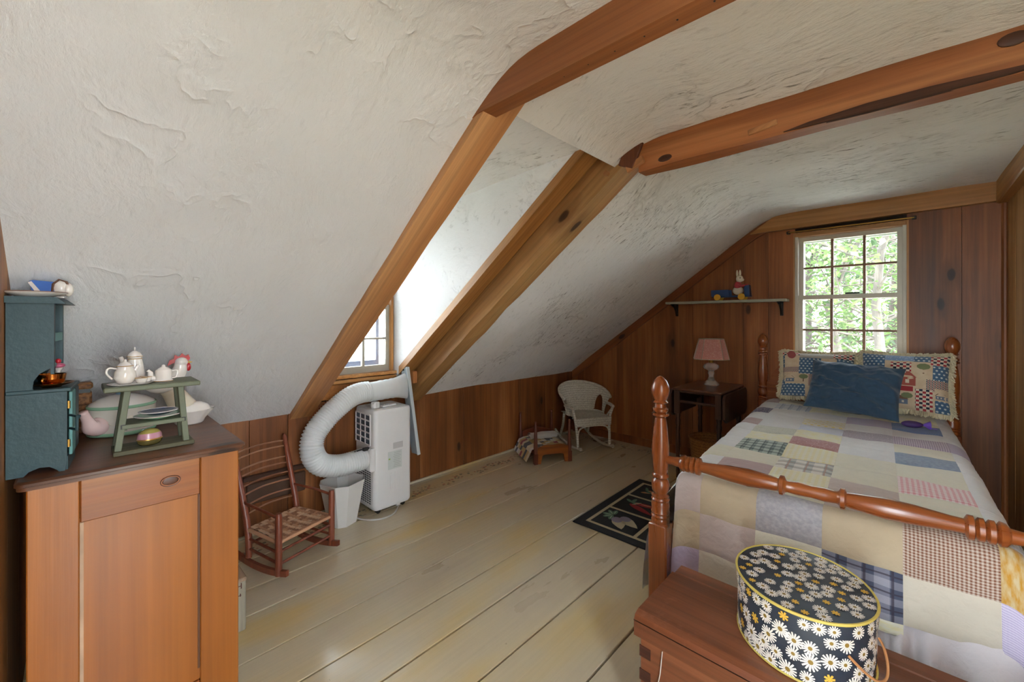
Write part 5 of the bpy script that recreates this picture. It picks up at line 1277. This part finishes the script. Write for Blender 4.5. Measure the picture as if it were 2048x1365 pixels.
def pot(name, label, cat, loc, prof, lidp, spout=None, handle=None, rz=0, knob=None, trim=None):
    t = thing(name, label, cat, loc, rz)
    MB().lathe(prof, n=26).build('body', CHINA, t, 60)
    if lidp: 
        l_ = MB().lathe(lidp, n=22).build('lid', CHINA, t, 60)
        if knob: MB().tube([Vector((knob[1]*cos(q), 0, knob[0]+knob[1]*sin(q))) for q in [2*pi*k/10 for k in range(10)]], knob[2], 6, closed=True).build('lid_knob', CHINA, l_, 60)
    if spout: MB().tube(spline(spout[0], 5), spout[1], 9).build('spout', CHINA, t, 180)
    if handle: MB().tube(spline(handle[0], 5), handle[1], 7).build('handle', CHINA, t, 180)
    for r_, z_ in (trim or []): MB().tube([(r_*cos(2*pi*k/26), r_*sin(2*pi*k/26), z_) for k in range(26)], .0011, 5, closed=True).build('gilt_line', GOLDR, t)
    return t
pot('coffee_pot', 'tall white miniature coffee pot with gilt bands at the back of the stand', 'coffee pot', atS(-.045, -.045, ZT),
    [(.001, 0), (.024, 0), (.028, .006), (.027, .03), (.022, .07), (.019, .085), (.021, .09), (.001, .09)], [(.020, .09), (.021, .094), (.014, .104), (.006, .11), (.001, .111)],
    spout=([(0, -.020, .03), (.004, -.032, .05), (.008, -.034, .08), (.010, -.038, .092)], .0065), handle=None, knob=(.117, .006, .002), trim=[(.0205, .083), (.0215, .091)])
pot('milk_jug', 'round white miniature jug with a looped handle on the china tray', 'jug', atS(.018, -.074, ZY),
    [(.001, 0), (.016, 0), (.022, .006), (.030, .022), (.027, .042), (.019, .056), (.021, .062), (.001, .062)], [(.020, .062), (.014, .070), (.005, .075), (.004, .080), (.001, .083)],
    spout=([(0, .022, .04), (0, .03, .052), (0, .034, .062)], .005), handle=([(.0, -.020, .052), (0, -.04, .056), (0, -.046, .04), (0, -.032, .018)], .0032), rz=radians(8), trim=[(.0215, .061)])
for k, (x, y) in enumerate(((.036, -.034), (.010, -.020))):
    t = thing('tiny_cup', 'tiny white china cup at the corner of the china tray' if k else 'tiny white china cup beside the milk jug on the tray', 'cup', atS(x, y, ZY))
    MB().lathe([(.001, 0), (.010, 0), (.014, .006), (.017, .018), (.0155, .018), (.012, .007), (.001, .005)], n=18).build('cup_body', CHINA, t, 60)
    MB().tube([(.0165*cos(2*pi*q/18), .0165*sin(2*pi*q/18), .018) for q in range(18)], .001, 5, closed=True).build('gilt_line', GOLDR, t)
pot('small_teapot', 'small white teapot with a painted sprig at the open end of the stand', 'teapot', atS(.005, .028, ZT),
    [(.001, 0), (.026, 0), (.028, .004), (.024, .008), (.024, .038), (.022, .042), (.001, .042)], [(.021, .042), (.014, .048), (.006, .052), (.005, .058), (.001, .060)],
    spout=([(0, -.022, .012), (0, -.034, .018), (0, -.036, .034), (0, -.043, .043)], [.009]*6+[.008]*5+[.0055]*5), handle=([(0, .022, .036), (0, .038, .036), (0, .036, .014), (0, .023, .010)], .003), rz=radians(0), trim=[(.0285, .003)])
for k, (mat_, r_, dz) in enumerate(((CHINAG, .068, 0), (CHINAB, .055, .0128))):
    t = thing('saucer_plate', ('navy blue plate stacked on the green-edged plate on the stand shelf', 'pale green edged plate lying on the lower shelf of the stand')[0 if k else 1], 'plate', atS(.0, .015, ZS+dz+.0005))
    MB().lathe([(.001, 0), (r_*.55, 0), (r_*.6, .002), (r_*.98, .011), (r_, .013), (r_*.96, .0122), (r_*.56, .004), (.001, .0035)], n=36).build('plate_body', mat_, t, 60)
    MB().tube([(r_*.99*cos(2*pi*q/36), r_*.99*sin(2*pi*q/36), .0127) for q in range(36)], .0012, 5, closed=True).build('plate_rim', CHINA, t)
eg = thing('egg_box', 'egg-shaped painted trinket box with a gilt band under the stand', 'trinket box', atS(.034, -.012, ZB+.0145), radians(12))
MB().lathe([(.012, 0), (.026, .004), (.032, .012), (.033, .02), (.001, .02)], n=28, sx=.8, sy=1.05).build('box_base', plain('olive_glaze', lin('6b6038'), .25, metal=.4), eg, 60)
MB().lathe([(.033, .0205), (.034, .0225), (.033, .0245)], n=28, sx=.8, sy=1.05, cap=False).build('gilt_band', GOLDR, eg, 60)
MB().lathe([(.033, .025), (.0315, .036), (.028, .044)], n=28, sx=.8, sy=1.05, cap=False).build('pink_band', plain('rose_glaze', lin('b98490'), .25), eg, 60)
MB().lathe([(.0285, .0435), (.021, .052), (.010, .0565), (.001, .0575)], n=28, sx=.8, sy=1.05).build('lid_top', plain('yellow_glaze', lin('a89a52'), .25, var=.3), eg, 60)

# ------------------------------------------------------------------ rooster dish
rd = thing('rooster_dish', 'white china rooster with a red comb on a scalloped covered dish', 'dish', (-2.255, .335, ZB), radians(0))
MB().lathe([(.001, 0), (.05, 0), (.055, .006), (.062, .02), (.088, .05), (.096, .060), (.092, .060), (.06, .03), (.001, .03)], n=48, sx=.78, sy=.94, fn=lambda a, z: 1+(.035*cos(12*a) if z > .03 else 0)).build('scalloped_bowl', CHINA, rd, 60)
MB().lathe([(.082, .058), (.070, .078), (.04, .092), (.001, .096)], n=36, sx=.76, sy=.94).build('dish_cover', CHINA, rd, 60)
MB().tube(spline([(0, -.02, .07), (0, -.045, .12), (.01, -.07, .16)], 5), [.05, .048, .046, .044, .042, .040, .038, .036, .035, .034, .034], 16).build('rooster_neck_stem', CREAMG, rd, 180)
rbdy = MB().ell((.0, -.085, .185), (.042, .07, .045), 20, 12).tube(spline([(0, -.06, .19), (0, -.035, .23), (0, -.03, .262)], 5), [.038, .036, .034, .032, .030, .028, .026, .025, .024, .023, .022], 14).ell((0, -.028, .268), (.021, .024, .022)).build('rooster_body', CHINA, rd, 180)
MB().prism([(-.075, .255), (-.068, .278), (-.055, .283), (-.05, .300), (-.036, .292), (-.026, .306), (-.014, .294), (-.004, .30), (.002, .282), (-.006, .270), (-.04, .272)], -.006, .006, 'yz').build('comb', REDG, rbdy)
MB().ell((.004, -.004, .246), (.007, .009, .018)).build('wattle', REDG, rbdy, 180)
MB().lathe([(.006, 0), (.001, .016)], n=10, M=Matrix.Translation((.002, -.006, .266)) @ Matrix.Rotation(-pi/2, 4, 'X')).build('beak', plain('beak_yellow', lin('cda85a'), .4), rbdy)
